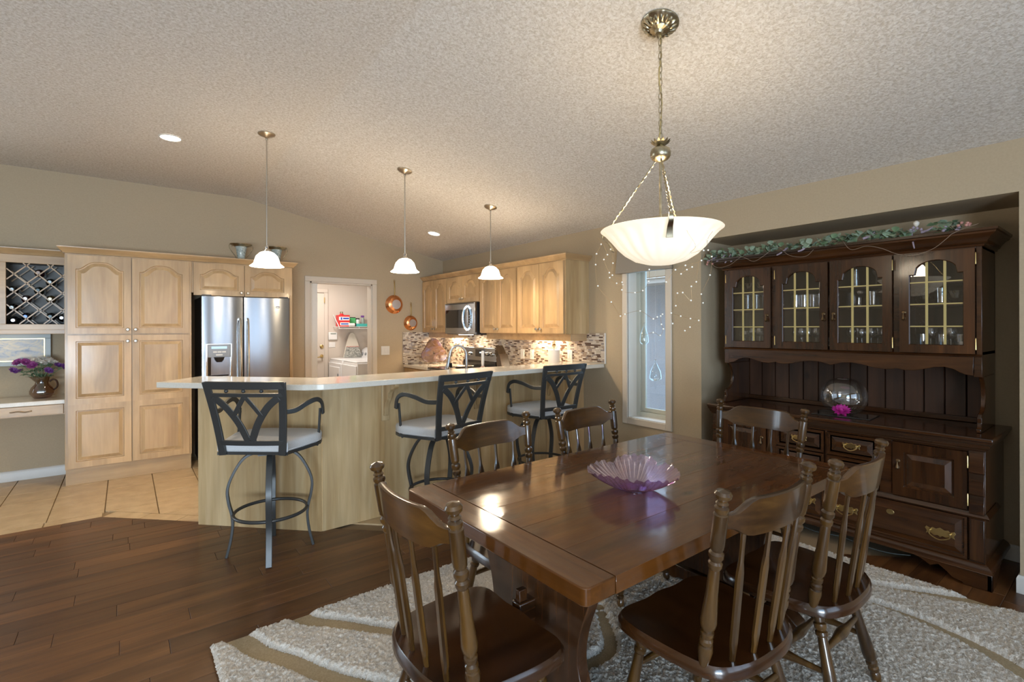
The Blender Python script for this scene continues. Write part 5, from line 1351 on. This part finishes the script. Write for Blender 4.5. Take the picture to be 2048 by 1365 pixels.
ST = [((.739, 3.485), -math.radians(40), 'gunmetal swivel bar stool with pale grey seat at the angled bar corner', math.radians(40 - 15)),
      ((1.815, 3.205), math.radians(10), 'gunmetal swivel bar stool with pale grey seat, middle one at the bar', math.radians(-10 + 40)),
      ((2.925, 3.330), 0.0, 'gunmetal swivel bar stool with pale grey seat, nearest the window wall', math.radians(28))]
for (x, y), a, lab, by in ST:
    s = mk_stool(); mk_stool_base(s, by); s.location = (x, y, 0); s.rotation_euler = (0, 0, a); s['label'] = lab

# ---- chandelier
CX, CY, CZ = 1.916, 1.367, ceil_z(1.916)
chn = thing('chandelier', 'antique bronze bowl chandelier with fluted alabaster glass hung over the table', 'lamp', (CX, CY, 0))
tl = math.atan(KS)
g = G(); N = 48
pr = [(.082, .0), (.084, .008), (.079, .014), (.050, .030), (.044, .031), (.040, .038), (.020, .044), (.014, .056)]
dn = Vector((-math.sin(tl), 0, -math.cos(tl))); qd = Vector((0, 0, 1)).rotation_difference(dn)
for r, h in pr:
    for i in range(N):
        a = 2 * PI * i / N; rr = r * (1 + (.05 * math.cos(a * 16) if .035 < r < .08 else 0)); g.v.append(tuple(Vector((0, 0, CZ)) + qd @ Vector((rr * math.cos(a), rr * math.sin(a), h))))
for k in range(len(pr) - 1):
    for i in range(N): g.f.append((k * N + i, k * N + (i + 1) % N, (k + 1) * N + (i + 1) % N, (k + 1) * N + i))
g.f.append(tuple(range((len(pr) - 1) * N, len(pr) * N)))
can = obj('canopy', g, 'bronze', chn)
for i in range(18):
    a = 2 * PI * i / 18; p = Vector((0, 0, CZ)) + qd @ Vector((.074 * math.cos(a), .074 * math.sin(a), .018)); q_ = Vector((0, 0, CZ)) + qd @ Vector((.046 * math.cos(a), .046 * math.sin(a), .037))
    obj('petal_relief', G().turned(p, q_, [(0, .003), (.35, .0085), (.8, .006), (1, .002)], 8), 'bronze', can)
z = CZ - .060; k = 0
while z > 2.292:
    P = []
    for i in range(16):
        a = 2 * PI * i / 16; u = .0085 * math.cos(a); v = .019 * math.sin(a)
        P.append((u, 0, z + v) if k % 2 == 0 else (0, u, z + v))
    obj('chain_link', G().tube(P, .0021, 6, True), 'bronze', chn); z -= .0305; k += 1
obj('cord', G().tube(cat([(0, 0, CZ - .05), (.012, .004, CZ - .14), (-.012, -.002, CZ - .25), (.014, .002, CZ - .36), (-.006, 0, 2.30), (0, 0, 2.27)], 6), .0032, 6), 'goldcord', chn)
hub = obj('hub', G().lathe([(.006, 2.285), (.010, 2.272), (.012, 2.262), (.020, 2.250), (.040, 2.238), (.046, 2.222), (.044, 2.204), (.034, 2.190), (.020, 2.184), (.010, 2.178)], 28), 'bronze', chn)
for i in range(14):
    a = 2 * PI * i / 14; ca, sa = math.cos(a), math.sin(a)
    obj('crown_leaf', G().sweep(bez((.010 * ca, .010 * sa, 2.255), (.030 * ca, .030 * sa, 2.258), (.046 * ca, .046 * sa, 2.276), 5), [(-.0075, -.0015), (.0075, -.0015), (.0075, .0015), (-.0075, .0015)], (0, 0, 1), scale=[.6, .9, 1, 1, .7, .2]), 'bronze', hub)
BR = .268
prb = [(.0, 1.712), (.06, 1.717), (.115, 1.733), (.155, 1.758), (.185, 1.787), (.210, 1.818), (.232, 1.843), (.252, 1.858), (.268, 1.870)]
g = G(); N = 144
full = prb + [(r - .004, z + .004) for r, z in prb[::-1]]
for r, z in full:
    for i in range(N):
        a = 2 * PI * i / N; fl = (1 + .026 * math.cos(20 * a) * min(1, r / .12)) if r < .24 else 1
        g.v.append((max(r, .0005) * fl * math.cos(a), max(r, .0005) * fl * math.sin(a), z))
for k in range(len(full) - 1):
    for i in range(N): g.f.append((k * N + i, k * N + (i + 1) % N, (k + 1) * N + (i + 1) % N, (k + 1) * N + i))
obj('bowl', g, 'bowl_lit', chn, angle=70)
camdir = math.atan2(-CY, -CX)
for psi in (-112, 8, 161):
    a = camdir + math.radians(psi); ca, sa = math.cos(a), math.sin(a)
    ar = obj('twisted_rod', G().tube([(.024 * ca + (.264 - .024) * ca * t + .0022 * math.cos(t * 90), .024 * sa + (.264 - .024) * sa * t + .0022 * math.sin(t * 90), 2.185 + (1.905 - 2.185) * t) for t in [i / 60 for i in range(61)]], .0042, 6), 'bronze', chn)
    obj('ring', G().tube([(.268 * ca + .009 * math.cos(b) * ca, .268 * sa + .009 * math.cos(b) * sa, 1.900 + .011 * math.sin(b)) for b in [2 * PI * i / 14 for i in range(14)]], .003, 6, True), 'bronze', ar)
    cl = cat([(.250, 1.873), (.272, 1.890), (.290, 1.878), (.286, 1.855), (.262, 1.838), (.248, 1.815), (.240, 1.795)], 4)
    cl = [(p[0] * ca, p[0] * sa, p[1]) for p in cl]; n = len(cl)
    obj('bowl_clip', G().sweep(cl, [(-.011, -.003), (.011, -.003), (.011, .003), (-.011, .003)], None, scale=[.5 + .8 * i / (n - 1) for i in range(n)]), 'bronze', ar, bev=.002)
obj('lamp_stem', G().tube([(0, 0, 2.18), (0, 0, 1.80)], .006, 8), 'bronze', chn)
point('chandelier_light', (CX, CY, 1.93), 6.5, (1.0, .84, .62), .10)

# fairy lights strung round the bowl
S = {
'S1': [(1.749, 1.592, 1.85), (1.746, 1.572, 1.817), (1.715, 1.572, 1.77), (1.699, 1.563, 1.718), (1.693, 1.544, 1.619), (1.727, 1.495, 1.545), (1.745, 1.458, 1.481), (1.747, 1.434, 1.489), (1.785, 1.381, 1.502), (1.816, 1.335, 1.467), (1.814, 1.313, 1.475)],
'S2': [(1.779, 1.607, 1.856), (1.798, 1.579, 1.774), (1.777, 1.583, 1.75), (1.789, 1.56, 1.687), (1.793, 1.545, 1.674), (1.821, 1.511, 1.64), (1.812, 1.505, 1.604)],
'S3': [(1.77, 1.588, 1.852), (1.808, 1.568, 1.799), (1.823, 1.567, 1.735), (1.817, 1.582, 1.667), (1.849, 1.567, 1.641), (1.878, 1.555, 1.635)],
'S5': [(1.744, 1.431, 1.586), (1.779, 1.404, 1.584), (1.806, 1.383, 1.593), (1.827, 1.367, 1.634), (1.829, 1.365, 1.686)],
'S6': [(1.808, 1.153, 1.871), (1.82, 1.173, 1.831), (1.856, 1.155, 1.767), (1.856, 1.18, 1.739), (1.924, 1.16, 1.754), (1.94, 1.18, 1.715), (1.915, 1.241, 1.698), (1.901, 1.281, 1.682), (1.888, 1.319, 1.631)],
'S7': [(1.927, 1.12, 1.829), (1.954, 1.16, 1.803), (2.016, 1.194, 1.768), (2.057, 1.201, 1.744), (2.078, 1.222, 1.665), (2.074, 1.263, 1.581), (2.108, 1.275, 1.543)],
'S9': [(1.956, 1.203, 1.717), (1.953, 1.213, 1.627), (1.942, 1.23, 1.608), (1.946, 1.234, 1.547), (1.923, 1.26, 1.582), (1.911, 1.278, 1.58), (1.91, 1.286, 1.525), (1.9, 1.302, 1.493), (1.91, 1.302, 1.447)],
'S10': [(1.905, 1.306, 1.493), (1.947, 1.286, 1.48), (1.99, 1.265, 1.469), (2.028, 1.248, 1.461), (2.006, 1.278, 1.431), (1.997, 1.298, 1.415)],
'S11': [(1.981, 1.247, 1.714), (1.979, 1.249, 1.697), (1.96, 1.263, 1.685), (1.94, 1.279, 1.666)],
'S12': [(1.81, 1.379, 1.395), (1.856, 1.365, 1.407), (1.895, 1.356, 1.394), (1.92, 1.357, 1.423), (1.928, 1.373, 1.444), (1.939, 1.385, 1.482), (1.96, 1.39, 1.491)]}
fl = thing('fairy_lights', 'fine copper wire fairy lights with glowing beads draped below the chandelier bowl', 'string lights', (0, 0, 0))
BEAD = mesh('bead', G().ball((0, 0, 0), .0038, 8, 6), 'bead')
for nm_, pts in S.items():
    obj('wire', G().tube(cat(pts, 5), .0007, 5), 'wire', fl)
    for p in pts[(0 if nm_ in ('S6',) else 1):]: obj('bead', BEAD, None, fl, loc=p)

# ================================================================== HUTCH IN THE ALCOVE
HX, HY = 3.70, 2.15            # front plane, left end; local x runs towards the camera side, y into the wall
hb = thing('hutch', 'tall dark pine china hutch with four glazed doors, standing in the alcove', 'hutch', (HX, HY, 0), R90)
HW_, HD = 1.59, .53
obj('body', G().box(0, HW_, .012, HD, .10, .755), 'pine_z', hb, bev=.003)
g = G()
g.box(0, .07, -.006, .012, .10, .755).box(HW_ - .07, HW_, -.006, .012, .10, .755).box(.07, HW_ - .07, .0, .012, .737, .755).box(.07, HW_ - .07, .0, .012, .375, .41).box(.07, HW_ - .07, .0, .012, .10, .132)
g.box(.42, .485, .0, .012, .41, .737).box(HW_ - .485, HW_ - .42, .0, .012, .41, .737).box(.80, .808, .0, .012, .132, .375).box(.80, .812, .0, .012, .41, .737)
obj('face_frame', g, 'pine_y', hb, bev=.002)
for x in (0.004, HW_ - .066):
    zz = [.745, .62, .50, .395]
    for a, b in zip(zz[:-1], zz[1:]):
        obj('pilaster_shingle', G().prism([(-.006, a), (-.010, a), (-.024, b + .014), (-.022, b + .006), (-.012, b), (-.006, b)], x, x + .062, 'x'), 'pine_y', hb, bev=.002)
    obj('pilaster_block', G().box(x, x + .062, -.014, -.006, .14, .37), 'pine_z', hb, bev=.003)
obj('waist_molding', G().molding([(-.002, .3), (-.002, -.006), (HW_ + .002, -.006), (HW_ + .002, .3)], [(0, .372), (.012, .376), (.016, .385), (.010, .395), (.004, .405), (0, .408)]), 'pine_y', hb)
obj('cornice_molding', G().molding([(-.0, HD), (-.0, -.004), (HW_ + .0, -.004), (HW_ + .0, HD)], [(0, .745), (.006, .748), (.010, .760), (.018, .768), (.022, .782), (.028, .790), (.030, .800), (0, .800)]), 'pine_y', hb)
obj('counter', G().box(-.035, HW_ + .035, -.038, HD + .02, .800, .824), 'pine_y', hb, bev=.006, seg=3)
obj('plinth_molding', G().molding([(-.0, HD), (-.0, -.004), (HW_ + .0, -.004), (HW_ + .0, HD)], [(0, .088), (.028, .088), (.028, .105), (.020, .118), (.010, .126), (0, .132)]), 'pine_y', hb)
# bracket feet
def foot_poly(s):
    P = [(0, .0), (-.115, .0), (-.125, .012), (-.165, .020), (-.19, .045), (-.225, .072), (-.25, .060), (-.262, .052), (-.275, .060), (-.31, .080), (-.345, .090), (0, .090)]
    return P
for s in (0, 1):
    P = foot_poly(1); Q = [((HW_ + .03 + x) if s else (-.03 - x), z) for x, z in P]
    f = obj('bracket_foot', G().prism(Q, -.034, -.012, 'y'), 'pine_y', hb, bev=.003)
    xs = (HW_ + .008, HW_ + .03) if s else (-.03, -.008)
    obj('side_bracket', G().prism([(-.034, 0), (.09, 0), (.11, .02), (.15, .03), (.19, .07), (.24, .088), (-.034, .088)], *xs, 'x'), 'pine_y', f, bev=.003)
# doors and drawers of the base
def pull(parent, x, z, k=1.0):
    P = [(-.055, .012), (-.05, .022), (-.035, .014), (-.028, .022), (-.015, .018), (0, .028), (.015, .018), (.028, .022), (.035, .014), (.05, .022), (.055, .012), (.048, -.004), (.052, -.018), (.036, -.010), (.022, -.020), (.008, -.016), (0, -.024), (-.008, -.016), (-.022, -.020), (-.036, -.010), (-.052, -.018), (-.048, -.004)]
    o = obj('bail_pull', G().prism([(x + a * k, z + b * k * .82) for a, b in P], -.004, .0, 'y'), 'brass', parent, bev=.001)
    for s in (-1, 1): obj('post', G().lathe([(.008, 0), (.005, .006), (.006, .016), (0, .018)], 10, (x + s * .036 * k, -.004, z + .006 * k), (0, -1, 0)), 'brass', o)
    obj('bail', G().tube(cat([(x - .036 * k, -.018, z + .006 * k), (x - .034 * k, -.024, z - .012 * k), (x, -.028, z - .026 * k), (x + .034 * k, -.024, z - .012 * k), (x + .036 * k, -.018, z + .006 * k)], 5), .0032, 6), 'brass', o)
def drop_pull(parent, x, z):
    o = obj('drop_pull', G().lathe([(.011, 0), (.012, .003), (.006, .008), (.007, .016), (0, .018)], 12, (x, -.0, z + .02), (0, -1, 0)).lathe([(.010, 0), (.011, .003), (0, .005)], 12, (x, 0, z - .018), (0, -1, 0)), 'pull', parent)
    obj('pendant', G().turned((x, -.016, z + .016), (x, -.018, z - .032), [(0, .003), (.3, .004), (.55, .008), (.75, .010), (.9, .006), (1, 0)], 10), 'pull', o)
def hinge(parent, x, z): obj('hinge', G().lathe([(.0032, 0), (.0032, .062), (.001, .068)], 8, (x, -.004, z - .033)), 'brass', parent)
for s, x0, x1 in ((-1, .075, .415), (1, HW_ - .415, HW_ - .075)):
    d = obj('door', door_geo(x0, x1, .414, .733, [(.414, .733, 0)], .018, .055), 'pine_z', hb, loc=(0, -.014, 0), angle=9, bev=.004, lim=75)
    drop_pull(d, x1 - .028 if s < 0 else x0 + .028, .60)
    for z in (.47, .68): hinge(d, x0 - .004 if s < 0 else x1 + .004, z)
for x0, x1 in ((.489, .797), (.815, HW_ - .489)):
    for z0, z1 in ((.588, .733), (.414, .580)):
        d = obj('drawer', door_geo(x0, x1, z0, z1, [(z0, z1, 0)], .018, .012, raised=False), 'pine_y', hb, loc=(0, -.014, 0), angle=9, bev=.004, lim=75)
        obj('drawer_face', door_geo(x0 + .012, x1 - .012, z0 + .012, z1 - .012, [(z0 + .012, z1 - .012, 0)], .01, .004), 'pine_y', d, loc=(0, -.002, 0), angle=9)
        pull(d, (x0 + x1) / 2, (z0 + z1) / 2 + .002, .95); bpy.data.objects[-1] if False else None
for x0, x1 in ((.075, .797), (.812, HW_ - .075)):
    d = obj('drawer', door_geo(x0, x1, .136, .371, [(.136, .371, 0)], .018, .012), 'pine_y', hb, loc=(0, -.014, 0), angle=9, bev=.004, lim=75)
    for x in (x0 + .115, x1 - .115): pull(d, x, .248, 1.25)
    obj('escutcheon', G().lathe([(.016, 0), (.014, .003), (0, .004)], 14, ((x0 + x1) / 2, .0, .30), (0, -1, 0), sx=1.3), 'brass', d)
# upper case
UX0, UX1, UY, UYB, UZ0, UZ1 = .010, 1.553, .170, HD + .005, 1.255, 1.895
g = G()
g.box(UX0, UX0 + .02, UY, UYB, 1.14, UZ1).box(UX1 - .02, UX1, UY, UYB, 1.14, UZ1).box(UX0, UX1, UY, UYB, UZ1 - .02, UZ1).box(UX0, UX1, UY, UYB, UZ0 + .01, UZ0 + .03)
obj('upper_case', g, 'pine_z', hb, bev=.002)
obj('upper_back', G().box(UX0, UX1, UYB - .012, UYB, UZ0, UZ1), 'pine_in', hb)
for z in (1.565, 1.70): obj('shelf', G().box(UX0 + .02, UX1 - .02, UY + .03, UYB - .012, z - .008, z + .004), 'pine_in', hb)
for x in (.405, .777, 1.155): obj('divider', G().box(x - .008, x + .008, UY + .02, UYB - .012, UZ0 + .03, UZ1 - .02), 'pine_in', hb)
g = G()
for a, b in ((UX0, .038), (.386, .421), (.773, .782), (1.138, 1.173), (1.528, UX1)): g.box(a, b, UY - .016, UY, UZ0, UZ1)
g.box(.038, 1.528, UY - .0152, UY, UZ0, 1.270).box(.038, 1.528, UY - .0152, UY, 1.882, UZ1)
g.box(UX0, .048, UY - .016, UY, 1.14, UZ0).box(1.518, UX1, UY - .016, UY, 1.14, UZ0)
obj('upper_face_frame', g, 'pine_y', hb, bev=.002)
# scalloped apron
half = [(.048, 1.147), (.085, 1.152), (.11, 1.165), (.135, 1.180), (.175, 1.190), (.22, 1.187), (.27, 1.172), (.32, 1.160), (.365, 1.158), (.40, 1.166), (.415, 1.168), (.43, 1.162), (.47, 1.158), (.53, 1.165), (.60, 1.182), (.66, 1.190), (.72, 1.185), (.765, 1.172), (.7815, 1.166)]
full = half + [(1.563 - x, z) for x, z in half[::-1][1:]]
full = [(min(max(x, .048), 1.518), z) for x, z in full]
obj('apron', G().prism(full + [(1.518, 1.262), (.048, 1.262)], UY - .020, UY - .004, 'y'), 'pine_y', hb, bev=.002)
obj('apron_bead', G().molding([(UX0, UY - .016), (UX1, UY - .016)], [(0, 1.252), (.008, 1.254), (.010, 1.262), (.004, 1.268), (0, 1.270)]), 'pine_y', hb)
# crown of the hutch
obj('crown', G().molding([(UX0 - .002, UYB), (UX0 - .002, UY - .016), (UX1 + .002, UY - .016), (UX1 + .002, UYB)], [(0, 1.888), (.008, 1.890), (.012, 1.902), (.020, 1.906), (.028, 1.922), (.046, 1.944), (.064, 1.956), (.066, 1.966), (.074, 1.970), (.076, 1.984), (0, 1.984)]), 'pine_y', hb)
obj('top_board', G().box(UX0 - .0, UX1 + .0, UY - .015, UYB, 1.970, 1.984), 'pine_y', hb)
# glazed doors
for (x0, x1), hs in zip(((.041, .384), (.423, .771), (.784, 1.136), (1.175, 1.526)), (-1, -1, 1, 1)):
    z0, z1 = 1.272, 1.880
    d = obj('door', door_geo(x0, x1, z0, z1, [(z0, z1, .082)], .022, .048, round_f, hole=True), 'pine_z', hb, loc=(0, UY - .040, 0), angle=9, bev=.004, lim=75)
    obj('pane', G().box(x0 + .04, x1 - .04, .014, .017, z0 + .04, z1 - .04), 'hpane', d)
    w_ = (x1 - x0 - .096) / 3; yy = (.009, .0135)
    for k in (1, 2):
        x = x0 + .048 + w_ * k; obj('lattice_bar', G().box(x - .0064, x + .0064, *yy, z0 + .048, z1 - .056), 'muntin', d)
    for z in (1.432, 1.567, 1.700): obj('lattice_bar', G().box(x0 + .048, x1 - .048, .0095, .013, z - .0036, z + .0036), 'muntin', d)
    drop_pull(d, x1 - .024 if hs < 0 else x0 + .024, 1.50)
    for z in (1.33, 1.82): hinge(d, x0 - .005 if hs < 0 else x1 + .005, z)
# splash boards behind the counter, side brackets
nb = 14
for i in range(nb):
    a, b = .03 + (HW_ - .09) * i / nb, .03 + (HW_ - .09) * (i + 1) / nb
    obj('back_plank', G().prism([(a + .001, UYB - .006), (a + .005, UYB - .016), (b - .005, UYB - .016), (b - .001, UYB - .006), (b - .001, UYB), (a + .001, UYB)], .825, UZ0 + .02, 'z'), 'pine_in', hb)
obj('back_skirting', G().box(.03, HW_ - .06, UYB - .03, UYB - .016, .825, .86), 'pine_y', hb, bev=.004)
for x in (UX0, UX1 - .022):
    P = [(UYB, .825), (.120, .825), (.118, .845), (.135, .855), (.15, .875), (.145, .905), (.16, .925), (.20, .935), (.235, .965), (.25, 1.01), (.245, 1.06), (.225, 1.10), (.20, 1.125), (.185, 1.14), (UYB, 1.14)]
    obj('side_bracket', G().prism(P, x, x + .022, 'x'), 'pine_z', hb, bev=.003)

# ---- glassware behind the doors
def stem(h, r, bowl_r):
    return G().lathe([(r, 0), (r, .002), (.006, .006), (.0035, .02), (.0035, h * .5), (.010, h * .53), (bowl_r * .8, h * .62), (bowl_r, h * .75), (bowl_r * .92, h * .9), (bowl_r * .82, h), (bowl_r * .79, h), (bowl_r * .88, h * .9), (bowl_r * .95, h * .75), (bowl_r * .72, h * .63), (0, h * .56)], 14, caps=False)
def tumbler(h, r): return G().lathe([(0, 0), (r * .85, 0), (r, h), (r * .94, h), (r * .8, .01), (0, .01)], 14, caps=False)
def gbowl(h, r): return G().lathe([(0, 0), (r * .4, 0), (r * .75, h * .45), (r, h), (r * .96, h), (r * .7, h * .48), (0, .012)], 18, caps=False)
GM = {'wine': mesh('wine', stem(.135, .032, .036), 'stemware'), 'flute': mesh('flute', stem(.130, .028, .023), 'stemware'), 'tumbler': mesh('tumbler', tumbler(.098, .036), 'stemware'), 'tall': mesh('tall', tumbler(.118, .033), 'stemware'), 'bowl': mesh('bowl', gbowl(.075, .075), 'stemware'), 'coupe': mesh('coupe', stem(.115, .034, .046), 'stemware')}
KN = {'wine': ('wine_glass', 'clear stemmed wine glass'), 'flute': ('champagne_flute', 'slim clear champagne flute'), 'tumbler': ('tumbler', 'cut glass tumbler'), 'tall': ('tumbler', 'tall plain glass tumbler'), 'bowl': ('glass_dish', 'clear glass serving bowl'), 'coupe': ('coupe_glass', 'wide stemmed coupe glass')}
DN = ['leftmost hutch door', 'second hutch door', 'third hutch door', 'rightmost hutch door']
ORD = ['first', 'second', 'third', 'fourth', 'fifth']
SN = {1.286: 'bottom', 1.570: 'middle', 1.705: 'top'}
rows = [(0, 1.286, ['coupe', 'wine', 'wine', 'coupe']), (0, 1.570, ['tall', 'tall', 'tall']), (0, 1.705, ['bowl', 'bowl']),
        (1, 1.286, ['flute', 'wine', 'flute', 'wine', 'flute']), (1, 1.570, ['tumbler', 'tumbler', 'tumbler', 'tumbler']),
        (2, 1.286, ['wine', 'flute', 'wine', 'flute']), (2, 1.570, ['tumbler', 'coupe', 'tumbler', 'coupe']),  (2, 1.705, ['tall', 'flute']),
        (3, 1.286, ['tumbler', 'wine', 'tumbler', 'wine', 'tumbler']), (3, 1.570, ['bowl', 'tumbler', 'bowl'])]
DXs = ((.041, .384), (.423, .771), (.784, 1.136), (1.175, 1.526))
gr = random.Random(4)
for di, z, items in rows:
    x0, x1 = DXs[di]
    for row in range(2 if len(items) > 3 else 1):
        for i, k in enumerate(items):
            x = x0 + .055 + (x1 - x0 - .11) * (i + .5) / len(items) + gr.uniform(-.004, .004); y = UY + .10 + .12 * row + gr.uniform(-.01, .01)
            nm_, lab = KN[k]
            where = 'front' if row == 0 else 'rear'
            o = obj(nm_, GM[k], None, loc=(HX + y, HY - x, z))
            tag(o, '%s, %s in the %s row, %s shelf behind %s' % (lab, ORD[i], where, SN[z], DN[di]), 'glass', 'glassware in the hutch')
wc = thing('white_cup', 'small white cup on the bottom shelf of the hutch, nearest the camera', 'cup', (HX + UY + .09, HY - 1.46, 1.286))
obj('cup', G().lathe([(.022, 0), (.034, .02), (.036, .055), (.033, .055), (.030, .02), (0, .008)], 16, caps=False), 'enamel', wc); obj('handle', G().tube([(-.034, 0, .045), (-.055, 0, .04), (-.055, 0, .02), (-.034, 0, .015)], .004, 6), 'enamel', wc)

# ---- things on the counter
mt = thing('glass_tray', 'square dark glass tray under the globe vase on the hutch counter', 'tray', (3.91, 1.30, .8245), math.radians(4))
obj('plate', G().box(-.13, .13, -.17, .17, 0, .006), 'smokeglass', mt, bev=.002)
gv = thing('globe_vase', 'round clear glass globe vase on the dark pine hutch counter', 'vase', (3.90, 1.305, .831))
pr = [(.0, .004), (.05, .003), (.09, .020), (.125, .062), (.138, .118), (.130, .17), (.105, .215), (.07, .238), (.05, .243)]
pr = [(r * 1.0, z) for r, z in pr]
obj('globe', G().lathe([(p.x, p.y) for p in cat([(r, z, 0) for r, z in pr], 4)], 40, caps=False), 'glass', gv)
obj('rim', G().tube([(.050 * math.cos(2 * PI * i / 28), .050 * math.sin(2 * PI * i / 28), .243) for i in range(28)], .003, 6, True), 'glass', gv)
ros = bloom(.062, 16, 'magenta', 6, 8)
f = thing('silk_flower', 'magenta silk flower lying inside the glass globe vase', 'flower', (3.885, 1.315, .85))
obj('bloom', ros, None, f, rot=(.25, -.5, 0))
# garland along the crown
gl = thing('garland', 'eucalyptus garland with lilac sprigs and pink berries along the hutch top', 'garland', (0, 0, 0))
gd = random.Random(12)
YA, YB = 2.23, .60
def gpt(t): return Vector((3.812 + .02 * math.sin(9 * t), YA + (YB - YA) * t, 1.992 + .008 * math.sin(23 * t)))
obj('vine', G().tube([gpt(i / 60) for i in range(61)], .005, 6), 'stemw', gl)
LB = [leaf_mesh(.050, .022, 'leaf2'), leaf_mesh(.042, .022, 'green'), leaf_mesh(.042, .021, 'leaf2')]
cl_ = [.02, .05, .10, .125, .20, .22, .27, .30, .33, .40, .42, .46, .52, .54, .60, .62, .66, .69, .72, .75, .78, .90, .92]
for t in cl_:
    c = gpt(t) + Vector((gd.uniform(-.012, .012), 0, .008))
    for i in range(15):
        p = c + Vector((gd.uniform(-.035, .022), gd.uniform(-.055, .055), gd.uniform(-.022, .036)))
        obj('leaf', gd.choice(LB), None, gl, loc=p, rot=(gd.uniform(-.6, .6), gd.uniform(-1.0, .35), gd.uniform(0, 6.3)))
def sprig(p, q):
    g = G(); p, q = Vector(p), Vector(q)
    for i in range(12):
        t = i / 11; g.ball(p + (q - p) * t + Vector((0, 0, -.006 * math.sin(t * PI))), .0062 * (1 - .4 * t), 6, 4, 1.5)
    return g
for t, dy, dx, dz in ((.03, .07, -.02, -.03), (.07, .05, -.03, -.045), (.10, .03, -.03, -.06), (.14, .05, -.03, -.05), (.19, .07, -.03, -.03), (.37, .06, -.03, -.05), (.45, .04, -.03, -.03), (.66, -.06, .0, .03), (.81, -.02, -.03, -.09), (.84, -.05, .0, .02)):
    p = gpt(t) + Vector((-.01, 0, .01)); obj('lilac_sprig', sprig(p, p + Vector((dx, dy, dz))), 'lilac', gl)
for c0, m_ in (((3.80, 2.25, 1.96), 'berry'), ((3.80, .88, 2.02), 'lilac'), ((3.80, .66, 2.02), 'berry'), ((3.80, .72, 2.0), 'lilac')):
    for i in range(6): obj('berry', G().ball((c0[0] + gd.uniform(-.012, .012), c0[1] + gd.uniform(-.045, .045), c0[2] + gd.uniform(-.012, .016)), .0085, 8, 6), m_, gl)
obj('rosebud', G().lathe([(.004, 0), (.014, .012), (.016, .026), (.006, .036)], 10, (3.815, .885, 2.04)), 'cream', gl)
gw = thing('wire_vine', 'thin looping copper wire of lights trailing along the hutch crown', 'wire', (0, 0, 0))
WV = [(3.775, 2.24, 1.985), (3.768, 2.16, 1.915), (3.765, 2.05, 1.92), (3.765, 1.95, 1.972), (3.768, 1.86, 1.93), (3.768, 1.78, 1.965), (3.80, 1.70, 2.02), (3.768, 1.60, 1.945), (3.79, 1.50, 1.93), (3.78, 1.42, 1.99), (3.79, 1.30, 2.03), (3.768, 1.22, 1.94), (3.768, 1.13, 1.95), (3.78, 1.05, 1.925), (3.79, .98, 1.885), (3.79, .90, 1.865), (3.775, .80, 1.89), (3.765, .73, 1.945), (3.765, .71, 1.965), (3.78, .66, 1.99), (3.79, .60, 2.01)]
obj('wire', G().tube(cat(WV, 6), .0014, 5), 'wire2', gw)
hc = thing('dark_cable', 'thin sparkling cable lying on the floor under the hutch', 'cable', (0, 0, 0))
obj('wire', G().tube(cat([(3.86, 1.62, .004), (3.80, 1.45, .004), (3.84, 1.3, .004), (3.79, 1.15, .004), (3.80, 1.02, .004), (3.86, .93, .004)], 6), .0035, 5), 'cable', hc)

# ---- window valance and ornaments
vl = thing('window_valance', 'taupe fabric valance with tapered sides above the narrow window', 'valance', (0, 0, 0))
g = G()
P0 = [(WY1 + .085, 2.20), (WY1 + .115, 1.945), (WY0 - .095, 1.945), (WY0 - .06, 2.20)]
o_ = [(3.735, y, z) for y, z in P0] + [(W - .001, y - (.02 if i < 2 else -.02), z) for i, (y, z) in enumerate(P0)]
g.add(o_, [(0, 1, 2, 3), (0, 4, 5, 1), (1, 5, 6, 2), (2, 6, 7, 3), (3, 7, 4, 0)])
v_ = obj('fabric', g, 'valance', vl, bev=.004); so = v_.modifiers.new('thick', 'SOLIDIFY'); so.thickness = .004
obj('top_board', G().box(3.742, W - .001, WY0 - .055, WY1 + .08, 2.19, 2.198), 'white', vl)
def ornament(y, x, zt, zb, r, lab, candle):
    t = thing('glass_ornament', lab, 'ornament', (x, y, zb), 0, 'teardrop ornaments in the window')
    h = zt - zb
    obj('drop', G().lathe([(.0, .004), (r * .55, .003), (r * .92, .018), (r, .036), (r * .85, h * .48), (r * .45, h * .72), (r * .16, h * .90), (.004, h)], 20, caps=False), 'ornglass', t)
    obj('loop', G().tube([(.006 * math.cos(a), 0, h + .006 + .006 * math.sin(a)) for a in [2 * PI * i / 12 for i in range(12)]], .0015, 6, True), 'chrome', t)
    obj('cord', G().tube([(0, 0, h + .012), (0, 0, 2.0 - zb)], .0007, 4), 'plastic', t)
    if candle: obj('tealight', G().lathe([(.016, .006), (.017, .02), (.0, .021)], 14), 'plastic', t)
ornament(2.94, 3.86, 1.465, 1.270, .042, 'small clear teardrop ornament hanging higher, by the window sash', False)
ornament(2.815, 3.86, 1.125, .935, .054, 'clear teardrop tealight holder hanging lower in the window', True)
